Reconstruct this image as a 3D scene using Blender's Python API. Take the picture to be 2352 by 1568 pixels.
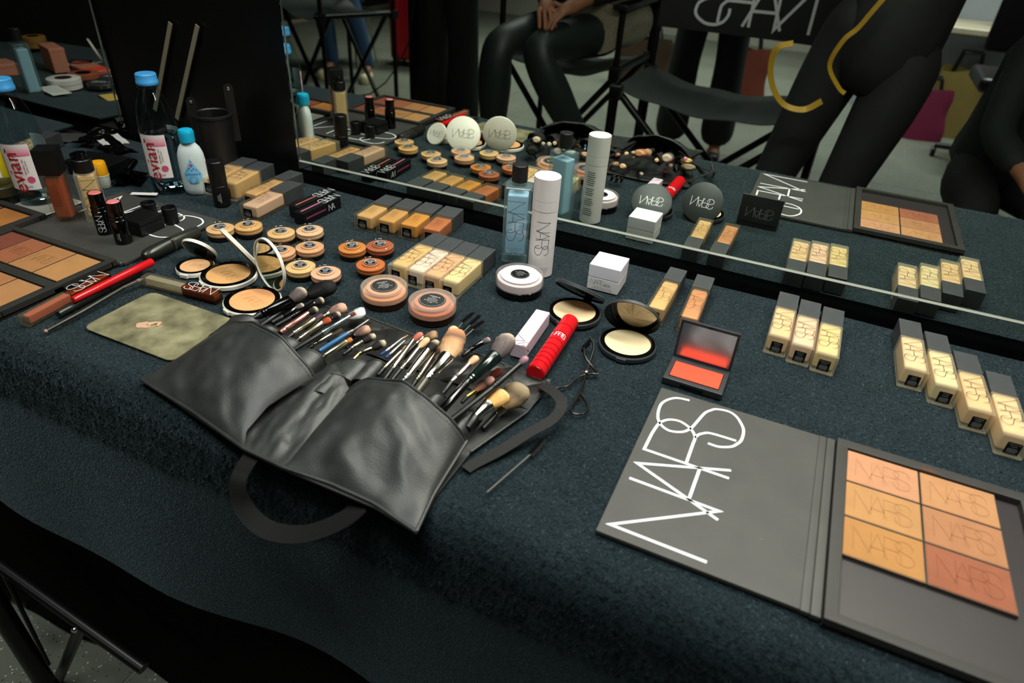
import bpy, bmesh, math, random
import numpy as np
from mathutils import Vector, Matrix, noise
random.seed(7)
R = math.radians
scene = bpy.context.scene
for o in list(bpy.data.objects): bpy.data.objects.remove(o)

# ------------------------------------------------------------------ camera
S = 0.45                                   # metres per calibration unit; table top is z=0, mirror plane is y=0
FPX, PITCH, ROLL, YAW, DIST = 1534.175, 0.58844, 0.067177, 0.396337, 2.030447
W, H = 2352, 1568
FW = Vector((-math.sin(YAW)*math.cos(PITCH), math.cos(YAW)*math.cos(PITCH), -math.sin(PITCH)))
r0 = FW.cross(Vector((0, 0, 1))).normalized(); u0 = r0.cross(FW)
CR = math.cos(ROLL)*r0 + math.sin(ROLL)*u0
CU = -math.sin(ROLL)*r0 + math.cos(ROLL)*u0
CAM = Vector((0, -DIST*S, S))
cam_d = bpy.data.cameras.new('camera'); cam = bpy.data.objects.new('camera', cam_d)
scene.collection.objects.link(cam); scene.camera = cam
cam_d.sensor_width = 36; cam_d.lens = 36*FPX/W; cam_d.clip_start = .01; cam_d.clip_end = 60
M = Matrix((CR, CU, -FW)).transposed().to_4x4(); M.translation = CAM; cam.matrix_world = M
cam_d.dof.use_dof = True; cam_d.dof.focus_distance = 0.92; cam_d.dof.aperture_fstop = 5.0

# ------------------------------------------------------------------ world, lights, exposure
scene.view_settings.view_transform = 'Standard'; scene.view_settings.look = 'None'
scene.view_settings.exposure = 0.0; scene.view_settings.gamma = 1.0
scene.view_settings.use_curve_mapping = False
scene.cycles.max_bounces = 14; scene.cycles.transmission_bounces = 12; scene.cycles.transparent_max_bounces = 24
scene.cycles.glossy_bounces = 8; scene.cycles.sample_clamp_indirect = 4.0; scene.cycles.use_denoising = True
wd = bpy.data.worlds.new('world'); scene.world = wd; wd.use_nodes = True
wd.node_tree.nodes['Background'].inputs[0].default_value = (.5, .55, .5, 1)
wd.node_tree.nodes['Background'].inputs[1].default_value = 0.018

def area(name, loc, target, sx, sy, power, col):
    l = bpy.data.lights.new(name, 'AREA'); l.shape = 'RECTANGLE'; l.size = sx; l.size_y = sy
    l.energy = power; l.color = col
    o = bpy.data.objects.new(name, l); scene.collection.objects.link(o); o.location = loc
    o.rotation_euler = (Vector(target)-Vector(loc)).to_track_quat('-Z', 'Y').to_euler(); return o
area('vanity_light', (0.06, -0.11, 0.96), (0.04, -0.32, 0), 1.05, 0.09, 12.5, (1, .955, .87))
area('table_ceiling_light', (-.35, -.85, 1.93), (-.30, -.35, 0), 1.5, .55, 12, (.97, 1, .93)).data.spread = R(95)
for n_, x_, y_, p_, c_ in (('ceiling_light', -1.5, -3.0, 20, (.95, 1, .93)), ('ceiling_light', -2.6, -4.6, 34, (.97, 1, .93)), ('ceiling_light', .9, -3.9, 30, (.92, .97, 1)), ('ceiling_light', -.6, -5.4, 34, (.97, 1, .95))):
    area(n_, (x_, y_, 1.93), (x_, y_, 0), 1.3, .5, p_, c_).data.spread = R(105)

# ------------------------------------------------------------------ pixel helpers (points on known planes)
def ray(px, py): return FW + (px-W/2)/FPX*CR - (py-H/2)/FPX*CU
def at(px, py, z=0.0):
    v = ray(px, py); return CAM + v*((z-CAM.z)/v.z)
def atm(px, py, z=0.0):                     # seen in the mirror, at height z
    p = at(px, py, z); return Vector((p.x, -p.y, p.z))
def om(px, py, d):                          # seen in the mirror, d metres in front of it
    v = ray(px, py); p = CAM + v*((d-CAM.y)/v.y); return Vector((p.x, -p.y, p.z))

# ------------------------------------------------------------------ materials
def C(h):
    if isinstance(h, tuple): return h
    h = h.lstrip('#'); c = [int(h[i:i+2], 16)/255 for i in (0, 2, 4)]
    return tuple(x/12.92 if x <= .04045 else ((x+.055)/1.055)**2.4 for x in c)
_m = {}
def mat(name, col='#808080', rough=.5, metal=0., spec=.5, alpha=1., trans=0., ior=1.45, bump=0., bscale=200., var=0., vscale=40., coat=0., emit=0., sheen=0.):
    if name in _m: return _m[name]
    m = bpy.data.materials.new(name); m.use_nodes = True; nt = m.node_tree; b = nt.nodes['Principled BSDF']
    c = C(col)
    b.inputs['Base Color'].default_value = (*c, 1); b.inputs['Roughness'].default_value = rough
    b.inputs['Metallic'].default_value = metal; b.inputs['Specular IOR Level'].default_value = spec
    b.inputs['Alpha'].default_value = alpha; b.inputs['Transmission Weight'].default_value = trans
    b.inputs['IOR'].default_value = ior; b.inputs['Coat Weight'].default_value = coat
    b.inputs['Coat Roughness'].default_value = .08; b.inputs['Sheen Weight'].default_value = sheen
    if emit: b.inputs['Emission Color'].default_value = (*c, 1); b.inputs['Emission Strength'].default_value = emit
    tc = nt.nodes.new('ShaderNodeTexCoord')
    if bump:
        n = nt.nodes.new('ShaderNodeTexNoise'); n.inputs['Scale'].default_value = bscale; n.inputs['Detail'].default_value = 4
        bp = nt.nodes.new('ShaderNodeBump'); bp.inputs['Strength'].default_value = bump; bp.inputs['Distance'].default_value = .001
        nt.links.new(tc.outputs['Object'], n.inputs['Vector']); nt.links.new(n.outputs['Fac'], bp.inputs['Height'])
        nt.links.new(bp.outputs['Normal'], b.inputs['Normal'])
    # every surface gets a slight procedural variation of tone
    n = nt.nodes.new('ShaderNodeTexNoise'); n.inputs['Scale'].default_value = vscale; n.inputs['Detail'].default_value = 5
    hs = nt.nodes.new('ShaderNodeMapRange'); hs.inputs['From Min'].default_value = .3; hs.inputs['From Max'].default_value = .7
    v = max(var, .03); hs.inputs['To Min'].default_value = 1-v; hs.inputs['To Max'].default_value = 1+v
    mx = nt.nodes.new('ShaderNodeMix'); mx.data_type = 'RGBA'; mx.blend_type = 'MULTIPLY'; mx.inputs['Factor'].default_value = 1
    mx.inputs['A'].default_value = (*c, 1)
    nt.links.new(tc.outputs['Object'], n.inputs['Vector']); nt.links.new(n.outputs['Fac'], hs.inputs['Value'])
    nt.links.new(hs.outputs['Result'], mx.inputs['B']); nt.links.new(mx.outputs['Result'], b.inputs['Base Color'])
    _m[name] = m; return m
def thin_glass(name, tint='#ffffff', rough=.02, ior=1.45, body=0., bodycol='#ffffff'):
    if name in _m: return _m[name]
    m = bpy.data.materials.new(name); m.use_nodes = True; nt = m.node_tree; nt.nodes.clear()
    o = nt.nodes.new('ShaderNodeOutputMaterial'); t = nt.nodes.new('ShaderNodeBsdfTransparent'); g = nt.nodes.new('ShaderNodeBsdfGlossy')
    t.inputs[0].default_value = (*C(tint), 1); g.inputs['Roughness'].default_value = rough
    lw = nt.nodes.new('ShaderNodeLayerWeight'); lw.inputs['Blend'].default_value = .5      # Schlick, the same for front and back faces
    pw = nt.nodes.new('ShaderNodeMath'); pw.operation = 'POWER'; nt.links.new(lw.outputs['Facing'], pw.inputs[0]); pw.inputs[1].default_value = 5
    f0 = ((ior-1)/(ior+1))**2
    f = nt.nodes.new('ShaderNodeMath'); f.operation = 'MULTIPLY_ADD'; nt.links.new(pw.outputs[0], f.inputs[0]); f.inputs[1].default_value = (1-f0)*.8; f.inputs[2].default_value = f0
    mx = nt.nodes.new('ShaderNodeMixShader'); nt.links.new(f.outputs[0], mx.inputs[0])
    src = t
    if body:
        d = nt.nodes.new('ShaderNodeBsdfTranslucent'); d.inputs[0].default_value = (*C(bodycol), 1)
        d2 = nt.nodes.new('ShaderNodeBsdfDiffuse'); d2.inputs[0].default_value = (*C(bodycol), 1)
        a = nt.nodes.new('ShaderNodeMixShader'); a.inputs[0].default_value = .4; nt.links.new(d2.outputs[0], a.inputs[1]); nt.links.new(d.outputs[0], a.inputs[2])
        b2 = nt.nodes.new('ShaderNodeMixShader'); b2.inputs[0].default_value = body; nt.links.new(t.outputs[0], b2.inputs[1]); nt.links.new(a.outputs[0], b2.inputs[2]); src = b2
    nt.links.new(src.outputs[0], mx.inputs[1]); nt.links.new(g.outputs[0], mx.inputs[2]); nt.links.new(mx.outputs[0], o.inputs[0])
    _m[name] = m; return m
def ramp_mat(name, stops, rough=.7):        # colour along the hairs, attribute t = 0 at the root, 1 at the tip
    if name in _m: return _m[name]
    m = bpy.data.materials.new(name); m.use_nodes = True; nt = m.node_tree; b = nt.nodes['Principled BSDF']
    a = nt.nodes.new('ShaderNodeAttribute'); a.attribute_name = 't'; rp = nt.nodes.new('ShaderNodeValToRGB')
    el = rp.color_ramp.elements
    while len(el) > 1: el.remove(el[-1])
    el[0].position = stops[0][0]; el[0].color = (*C(stops[0][1]), 1)
    for p, c in stops[1:]: e = el.new(p); e.color = (*C(c), 1)
    nt.links.new(a.outputs['Fac'], rp.inputs[0]); nt.links.new(rp.outputs[0], b.inputs['Base Color'])
    b.inputs['Roughness'].default_value = rough; b.inputs['Specular IOR Level'].default_value = .2
    _m[name] = m; return m

BLK = mat('black_plastic', '#0c0d0e', .38, bump=.05, bscale=900)
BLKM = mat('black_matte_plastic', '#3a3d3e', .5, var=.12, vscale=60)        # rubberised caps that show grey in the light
BLKG = mat('black_gloss', '#050506', .12)
WHT = mat('white_plastic', '#dedad8', .4)
WHT2 = mat('ivory_plastic', '#e2dfd2', .35)
INK = mat('black_ink', '#161414', .6)
WINK = mat('white_ink', '#e6e8ec', .55)
GINK = mat('grey_ink', '#8d8d88', .5)
STK = mat('black_sticker', '#08080a', .3)
CHR = mat('chrome', '#d8d6cc', .16, 1)
GOLD = mat('brass', '#cdb56a', .2, 1)
DKM = mat('dark_metal', '#4b4a46', .35, .9)
MIR = mat('mirror_silver', '#dfe6dd', .0, 1)
CLR = thin_glass('clear_plastic', '#f6faf8', .03, 1.45)
FROST = thin_glass('frosted_glass', '#fffcf4', .35, 1.35, .20, '#efe8cc')
FROSTD = thin_glass('frosted_glass_thin', '#fff8f0', .35, 1.35, .07, '#cfc0a8')
FROSTL = thin_glass('frosted_lid', '#fff8f2', .3, 1.35, .28, '#ecdcce')
GLS = thin_glass('clear_glass', '#f6f2e4', .03, 1.6, .07, '#efe2c4')

# ------------------------------------------------------------------ mesh helpers
col = scene.collection
class MB:
    def __init__(s): s.v = []; s.f = []; s.t = []; s.wn = False
    def add(s, v, f, mx=None, t=None):
        n = len(s.v); s.v += [tuple(mx @ Vector(p)) if mx else tuple(p) for p in v]
        s.f += [[i+n for i in q] for q in f]; s.t += t if t else [0.0]*len(v); return s
    def box(s, x0, x1, y0, y1, z0, z1, mx=None):
        v = [(x, y, z) for z in (z0, z1) for y in (y0, y1) for x in (x0, x1)]
        return s.add(v, [(0, 2, 3, 1), (4, 5, 7, 6), (0, 1, 5, 4), (2, 6, 7, 3), (0, 4, 6, 2), (1, 3, 7, 5)], mx)
    def rbox(s, x0, x1, y0, y1, z0, z1, b=.001, seg=2, mx=None):
        s.wn = True; bm = bmesh.new(); bmesh.ops.create_cube(bm, size=1)
        for v in bm.verts: v.co = Vector(((x0+x1)/2+v.co.x*(x1-x0), (y0+y1)/2+v.co.y*(y1-y0), (z0+z1)/2+v.co.z*(z1-z0)))
        bmesh.ops.bevel(bm, geom=bm.edges[:], offset=b, segments=seg, profile=.5, affect='EDGES')
        bm.verts.index_update(); s.add([v.co[:] for v in bm.verts], [[v.index for v in f.verts] for f in bm.faces], mx); bm.free(); return s
    def prism(s, pts, z0, z1, mx=None):
        n = len(pts); v = [(x, y, z0) for x, y in pts]+[(x, y, z1) for x, y in pts]
        f = [list(range(n))[::-1], list(range(n, 2*n))]+[(i, (i+1) % n, n+(i+1) % n, n+i) for i in range(n)]
        return s.add(v, f, mx)
    def lathe(s, prof, seg=40, mx=None, sx=1., sy=1.):
        v = []; f = []; n = len(prof)
        for i in range(seg):
            a = 2*math.pi*i/seg
            for r, z in prof: v.append((r*math.cos(a)*sx, r*math.sin(a)*sy, z))
        for i in range(seg):
            j = (i+1) % seg
            for k in range(n-1): f.append((i*n+k, j*n+k, j*n+k+1, i*n+k+1))
        if prof[0][0] > 1e-6: f.append([i*n for i in range(seg)][::-1])
        if prof[-1][0] > 1e-6: f.append([i*n+n-1 for i in range(seg)])
        return s.add(v, f, mx)
    def tube(s, pts, rad, seg=10, cap=True, flat=1., t=None, closed=False):
        pts = [Vector(p) for p in pts]; n = len(pts)
        if not isinstance(rad, (list, tuple)): rad = [rad]*n
        v = []; f = []; tt = []; up = None
        for i, p in enumerate(pts):
            if closed: d = (pts[(i+1) % n]-pts[i-1]).normalized()
            else: d = (pts[min(i+1, n-1)]-pts[max(i-1, 0)]).normalized()
            if up is None:
                up = Vector((0, 0, 1)) if abs(d.z) < .9 else Vector((0, 1, 0))
            a = d.cross(up).normalized(); b = a.cross(d).normalized(); up = b
            for k in range(seg):
                w = 2*math.pi*k/seg; v.append(p + a*math.cos(w)*rad[i] + b*math.sin(w)*rad[i]*flat); tt.append(t[i] if t else 0.)
        m = n if closed else n-1
        for i in range(m):
            j = (i+1) % n
            for k in range(seg): q = (k+1) % seg; f.append((i*seg+k, i*seg+q, j*seg+q, j*seg+k))
        if cap and not closed: f += [[k for k in range(seg)][::-1], [(n-1)*seg+k for k in range(seg)]]
        return s.add(v, f, None, tt)
    def strokes(s, paths, w, mx=None, fn=None, th=.0):   # flat ribbons, paths in 2D, fn maps (x,y)->3D
        for pa in paths:
            pa = [Vector(p) for p in pa]; n = len(pa); L = []
            for i, p in enumerate(pa):
                if 0 < i < n-1:
                    a = (p-pa[i-1]).normalized(); b = (pa[i+1]-p).normalized(); d = (a+b)
                    d = d.normalized() if d.length > .15 else a
                    k = 1/max(.35, d.dot(a))
                else: d = (pa[1]-pa[0] if i == 0 else pa[-1]-pa[-2]).normalized(); k = 1
                nn = Vector((-d.y, d.x))*w/2*k; L.append((p+nn, p-nn))
            v = []
            for a, b in L:
                for q in (a, b): v.append(fn(q.x, q.y) if fn else (q.x, q.y, th))
            s.add(v, [(2*i+1, 2*i+3, 2*i+2, 2*i) for i in range(n-1)], mx)
        return s
    def sheet(s, fn, nu, nv):
        v = [fn(i/nu, j/nv) for j in range(nv+1) for i in range(nu+1)]
        f = [(j*(nu+1)+i, j*(nu+1)+i+1, (j+1)*(nu+1)+i+1, (j+1)*(nu+1)+i) for j in range(nv) for i in range(nu)]
        return s.add(v, f)
    def build(s, name, m, parent=None, smooth=35, solid=0, attr=False, kind=None):
        me = bpy.data.meshes.new(name); me.from_pydata(s.v, [], s.f); me.validate()
        me.materials.append(m)
        if solid:
            bm = bmesh.new(); bm.from_mesh(me); bmesh.ops.recalc_face_normals(bm, faces=bm.faces[:])
            bmesh.ops.solidify(bm, geom=bm.faces[:], thickness=solid); bm.to_mesh(me); bm.free()
        if smooth:
            me.shade_smooth(); me.set_sharp_from_angle(angle=R(smooth))
        if attr:
            a = me.attributes.new('t', 'FLOAT', 'POINT'); a.data.foreach_set('value', s.t)
        o = bpy.data.objects.new(name, me); col.objects.link(o)
        if parent: o.parent = parent
        if kind: o['kind'] = kind
        if s.wn and smooth: w = o.modifiers.new('wn', 'WEIGHTED_NORMAL'); w.keep_sharp = True; w.weight = 90
        return o
def tag(o, label, cat, group=None, kind=None):
    if label: o['label'] = label
    if cat: o['category'] = cat
    if group: o['group'] = group
    if kind: o['kind'] = kind
    return o
def thing(name, label, cat, loc=(0, 0, 0), rotz=0., group=None):
    o = bpy.data.objects.new(name, None); col.objects.link(o); o.location = loc; o.rotation_euler = (0, 0, rotz)
    o.empty_display_size = .01
    return tag(o, label, cat, group)
def struct(o): o['kind'] = 'structure'; return o

LOGO = [[(0, 0), (.01, 1), (.73, .01), (.75, 1.01)], [(.6, 0), (1.02, 1), (1.42, 0)], [(1.27, .33), (.75, .34)],
 [(1.28, 0), (1.29, .99), (1.61, .98), (1.78, .96), (1.88, .93), (1.97, .85), (2, .73), (1.95, .61), (1.87, .53), (1.78, .49), (1.68, .49), (1.3, .49)],
 [(1.78, .49), (1.85, .47), (1.91, .42), (1.96, .33), (1.97, .03)],
 [(2.48, .71), (2.45, .87), (2.35, .97), (2.23, 1.02), (2.09, 1.02), (1.97, 1), (1.89, .97), (1.81, .91), (1.76, .8), (1.81, .66), (1.92, .58), (2.06, .54), (2.31, .48), (2.41, .42), (2.47, .36), (2.5, .21), (2.44, .1), (2.32, .02), (2.22, -.02), (2.1, -.03), (1.99, -.02), (1.9, .02), (1.83, .07), (1.76, .2), (1.76, .33)]]
def smooth(p, n=4):                              # Catmull-Rom through the points
    out = []
    for i in range(len(p)-1):
        a, b, c, d = p[max(i-1, 0)], p[i], p[i+1], p[min(i+2, len(p)-1)]
        for k in range(n):
            t = k/n; out.append(tuple(.5*((2*b[j])+(c[j]-a[j])*t+(2*a[j]-5*b[j]+4*c[j]-d[j])*t*t+(3*b[j]-a[j]-3*c[j]+d[j])*t**3) for j in (0, 1)))
    return out+[p[-1]]
LOGO = LOGO[:3]+[LOGO[3][:3]]+[smooth(LOGO[3][2:11])+[LOGO[3][11]], smooth(LOGO[4]), smooth(LOGO[5], 3)]
def dense(paths, n=4):
    out = []
    for p in paths:
        q = []
        for a, b in zip(p, p[1:]):
            q += [(a[0]+(b[0]-a[0])*k/n, a[1]+(b[1]-a[1])*k/n) for k in range(n)]
        out.append(q+[p[-1]])
    return out
LOGOC = [[(x-1.25, y-.5) for x, y in p] for p in LOGO]      # centred
def frame(o, xd, yd):
    xd = Vector(xd).normalized(); yd = Vector(yd); yd = (yd-xd*yd.dot(xd)).normalized(); zd = xd.cross(yd)
    m = Matrix((xd, yd, zd)).transposed().to_4x4(); m.translation = Vector(o); return m
def logo_flat(mx, h, w, m, parent, name='logo', paths=None, fn=None):
    P = [[(x*h, y*h) for x, y in p] for p in (paths or LOGOC)]
    return MB().strokes(P, w, mx, fn, .0).build(name, m, parent, 0)
_txt = {}
def text_geo(s):
    if s not in _txt:
        cu = bpy.data.curves.new('t', 'FONT'); cu.body = s; cu.align_x = 'CENTER'; cu.align_y = 'CENTER'; cu.size = 1; cu.resolution_u = 2
        ob = bpy.data.objects.new('t', cu); col.objects.link(ob); dg = bpy.context.evaluated_depsgraph_get()
        me = ob.evaluated_get(dg).to_mesh(); _txt[s] = ([v.co[:] for v in me.vertices], [list(p.vertices) for p in me.polygons])
        ob.evaluated_get(dg).to_mesh_clear(); bpy.data.objects.remove(ob); bpy.data.curves.remove(cu)
    return _txt[s]
def text(mb, s, x, y, size, mx=None, fn=None, sx=1.):
    v, f = text_geo(s); P = [(x+a*size*sx, y+b*size, 0) for a, b, c in v]
    if fn: P = [fn(a, b) for a, b, c in P]
    return mb.add(P, f, mx)
def disc(r, z=0, seg=40): return [(r*math.cos(2*math.pi*i/seg), r*math.sin(2*math.pi*i/seg)) for i in range(seg)]
def rrect(w, h, r, n=5):
    P = []
    for cx, cy, a0 in ((w/2-r, h/2-r, 0), (-w/2+r, h/2-r, 90), (-w/2+r, -h/2+r, 180), (w/2-r, -h/2+r, 270)):
        for k in range(n+1): a = R(a0+90*k/n); P.append((cx+r*math.cos(a), cy+r*math.sin(a)))
    return P
T = Matrix.Translation
def RZ(a): return Matrix.Rotation(a, 4, 'Z')

# ================================================================== SETTING
FL = -0.75
floor = struct(MB().box(-5.2, 2.6, -7.2, .6, FL-.06, FL-.004).build('floor', mat('grout', '#a39c84', .8), None, 0))
def terrazzo():
    m = mat('terrazzo', '#62665c', .42, var=.12, vscale=3); nt = m.node_tree; b = nt.nodes['Principled BSDF']
    vo = nt.nodes.new('ShaderNodeTexVoronoi'); vo.inputs['Scale'].default_value = 130; tc = nt.nodes.new('ShaderNodeTexCoord')
    ge = nt.nodes.new('ShaderNodeNewGeometry'); nt.links.new(ge.outputs['Position'], vo.inputs['Vector'])
    rp = nt.nodes.new('ShaderNodeValToRGB'); rp.color_ramp.elements[0].position = .16; rp.color_ramp.elements[1].position = .22
    rp.color_ramp.elements[0].color = (1, 1, 1, 1); rp.color_ramp.elements[1].color = (0, 0, 0, 1)
    nt.links.new(vo.outputs['Distance'], rp.inputs[0])
    cr = nt.nodes.new('ShaderNodeValToRGB'); e = cr.color_ramp.elements; e[0].color = (*C('#24261f'), 1); e[1].color = (*C('#c9c7b2'), 1); e[0].position = .45; e[1].position = .55
    sp = nt.nodes.new('ShaderNodeSeparateColor'); nt.links.new(vo.outputs['Color'], sp.inputs[0]); nt.links.new(sp.outputs[0], cr.inputs[0])
    src = b.inputs['Base Color'].links[0].from_socket
    mx = nt.nodes.new('ShaderNodeMix'); mx.data_type = 'RGBA'; nt.links.new(rp.outputs[0], mx.inputs['Factor'])
    nt.links.new(src, mx.inputs['A']); nt.links.new(cr.outputs[0], mx.inputs['B']); nt.links.new(mx.outputs['Result'], b.inputs['Base Color'])
    return m
tm = MB().rbox(-.2985, .2985, -.2985, .2985, -.012, 0, .0015, 1).build('floor_tile', terrazzo(), floor, 0)
first = True
for i in range(13):
    for j in range(13):
        o = tm if first else tm.copy()
        if not first: col.objects.link(o); o.parent = floor
        first = False
        o.location = (-5.2+.3+.6*i+.16, -7.2+.3+.6*j-.21+.06, FL)
WALL = mat('wall_paint', '#a9aeb4', .7); BW = mat('wall_black_panel', '#0b0b0b', .32, bump=.03, bscale=400)
struct(MB().box(-5.2, 2.6, -7.3, -7.2, FL, 2.0).build('wall_back', mat('wall_pale', '#b3b3a6', .7), None, 0))
struct(MB().box(2.6, 2.7, -7.3, .7, FL, 2.0).build('wall_right', WALL, None, 0))
struct(MB().box(-5.3, -5.2, -7.3, .7, FL, 2.0).build('wall_left', mat('wall_dark', '#2a2a28', .7), None, 0))
struct(MB().box(-5.3, 2.7, .6, .7, FL, 2.0).build('wall_front', mat('wall_dark'), None, 0))
struct(MB().box(.2, 2.6, -5.2, -5.05, FL, 2.0).build('wall_alcove', WALL, None, 0))
struct(MB().box(-5.3, 2.7, -7.3, .7, 2.0, 2.1).build('ceiling', mat('ceiling_grey', '#4a4a48', .8), None, 0))

# mirror stations: one long black board with two mirrors set into it
def mzl(x): return .034+.0125*(x+.8)/1.1          # lower edge of the big mirror, slightly out of level
st = thing('mirror_station', 'tall black vanity board with framed mirrors standing behind the table', 'vanity board', (-.4, .03, 0))
b = MB(); b.prism([(-2.6, -.20), (1.3, -.20), (1.3, .0525), (-.8155, .0335), (-.8155, 1.0), (1.3, 1.0), (1.3, 1.1), (-2.6, 1.1), (-2.6, 1.0), (-1.2625, 1.0), (-1.2625, .024), (-2.6, .024)][::-1], -.028, 0, Matrix(((1, 0, 0, .4), (0, 0, 1, 0.002), (0, 1, 0, 0), (0, 0, 0, 1))))
b.build('frame_board', BW, st, 0)
b = MB(); b.tube([(-.8155+.4, -.0315, .0338), (1.3+.4, -.0315, .0528)], .0016, 6); b.build('mirror_edge', mat('polished_edge', '#b9bdb2', .25, .35), st)
b = MB(); b.tube([(-.8155+.4, -.031, .0338), (-.8155+.4, -.031, 1.0)], .0008, 6); b.build('mirror_edge', CHR, st)
b = MB(); b.tube([(-1.2625+.4, -.031, .024), (-1.2625+.4, -.031, 1.0)], .0008, 6); b.build('mirror_edge', CHR, st)
b = MB(); b.add([(-.82+.4, -.030, .02), (1.3+.4, -.030, .02), (1.3+.4, -.030, 1.01), (-.82+.4, -.030, 1.01)], [(0, 1, 2, 3)])
b.build('mirror_glass', MIR, st, 0)
b = MB(); b.add([(-2.6+.4, -.030, .01), (-1.255+.4, -.030, .01), (-1.255+.4, -.030, 1.01), (-2.6+.4, -.030, 1.01)], [(0, 1, 2, 3)])
b.build('mirror_glass', MIR, st, 0)
b = MB(); b.box(-1.0, 1.6, -.20, -.07, 1.0, 1.03); b.build('lamp_housing', BLK, st)
for q in ((395, 52, 359, 252), (457, 58, 409, 272)):  # two parallel slanting grey strips, slightly proud of the board
    v = [om(a, c, -.0) for a, c in (q[:2], q[2:])]; a, c = [Vector((p.x+.4, -.034, p.z)) for p in v]
    d = (c-a).normalized(); n = Vector((d.z, 0, -d.x))*.0042
    MB().add([a-n, a+n, c+n, c-n], [(0, 1, 2, 3)]).build('board_strip', mat('grey_strip', '#958d78', .5, .3, bump=.4, bscale=900), st, 0, solid=.0015)['label'] = 'narrow grey strip on the black board'

# table, towel, cloth
tb = thing('makeup_table', 'long table hidden under black cloth, under the navy towel', 'table', (-.4, -.29, FL))
MB().rbox(-1.0, 1.3, -.255, .27, .715, .7455, .004).build('table_top', mat('table_board', '#151515', .6), tb)
for x in (-.93, 1.2):
    for y in (-.20, .22): MB().tube([(x, y, 0), (x, y, .72)], .018, 10).build('leg', DKM, tb)
def tw_mat():
    m = mat('towel_terry', '#182125', .95, spec=.04, sheen=.35); nt = m.node_tree; b = nt.nodes['Principled BSDF']
    b.inputs['Sheen Roughness'].default_value = .4; b.inputs['Sheen Tint'].default_value = (.42, .55, .6, 1)
    ge = nt.nodes.new('ShaderNodeNewGeometry')
    n1 = nt.nodes.new('ShaderNodeTexNoise'); n1.inputs['Scale'].default_value = 330; n1.inputs['Detail'].default_value = 3; n1.inputs['Distortion'].default_value = 1.2
    n2 = nt.nodes.new('ShaderNodeTexNoise'); n2.inputs['Scale'].default_value = 26; n2.inputs['Detail'].default_value = 5
    vo = nt.nodes.new('ShaderNodeTexVoronoi'); vo.inputs['Scale'].default_value = 480
    for x in (n1, n2, vo): nt.links.new(ge.outputs['Position'], x.inputs['Vector'])
    ad = nt.nodes.new('ShaderNodeMath'); ad.operation = 'MULTIPLY_ADD'; nt.links.new(vo.outputs['Distance'], ad.inputs[0]); ad.inputs[1].default_value = .5; nt.links.new(n1.outputs['Fac'], ad.inputs[2])
    bp = nt.nodes.new('ShaderNodeBump'); bp.inputs['Strength'].default_value = 1; bp.inputs['Distance'].default_value = .0014; nt.links.new(ad.outputs[0], bp.inputs['Height']); nt.links.new(bp.outputs[0], b.inputs['Normal'])
    mr = nt.nodes.new('ShaderNodeMapRange'); nt.links.new(ad.outputs[0], mr.inputs['Value']); mr.inputs['From Min'].default_value = .35; mr.inputs['From Max'].default_value = 1.05; mr.inputs['To Min'].default_value = .35; mr.inputs['To Max'].default_value = 1.75
    mr2 = nt.nodes.new('ShaderNodeMapRange'); nt.links.new(n2.outputs['Fac'], mr2.inputs['Value']); mr2.inputs['From Min'].default_value = .3; mr2.inputs['From Max'].default_value = .7; mr2.inputs['To Min'].default_value = .85; mr2.inputs['To Max'].default_value = 1.15
    mu = nt.nodes.new('ShaderNodeMath'); mu.operation = 'MULTIPLY'; nt.links.new(mr.outputs[0], mu.inputs[0]); nt.links.new(mr2.outputs[0], mu.inputs[1])
    mx = nt.nodes.new('ShaderNodeMix'); mx.data_type = 'RGBA'; mx.blend_type = 'MULTIPLY'; mx.inputs['Factor'].default_value = 1
    mx.inputs['A'].default_value = (*C('#182125'), 1); nt.links.new(mu.outputs[0], mx.inputs['B']); nt.links.new(mx.outputs['Result'], b.inputs['Base Color'])
    return m
TOWEL = tw_mat()
def wav(x, s):
    return .0007*np.sin(x*7+s*5)*np.sin(s*11-x*3)+.0004*np.sin(x*23+s*17)
def towel_pt(x, s):                          # x along the table, s = distance from the back edge; returns y, z
    w = wav(x, s); a = np.clip((s-.535)/.03, 0, math.pi/2); d = np.maximum(0, s-.535-.03*math.pi/2)
    y = -.012-np.minimum(s, .535)-.03*np.sin(a)-np.minimum(1, d*3)*(.010*np.sin(x*6)+.012*np.sin(x*15+1)*np.sin(x*4)+.012)
    z = w*np.where(s < .6, 1, .3)-.0026-.03*(1-np.cos(a))-d
    return y, z
tw = MB().sheet(lambda u, v: (-1.31+2.29*u, *[float(q) for q in towel_pt(-1.31+2.29*u, v*.87)]), 230, 120).build('towel', TOWEL, None, 80, solid=-.0015)
tag(tw, 'dark navy terry towel spread over the table under all the makeup', 'towel')
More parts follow.
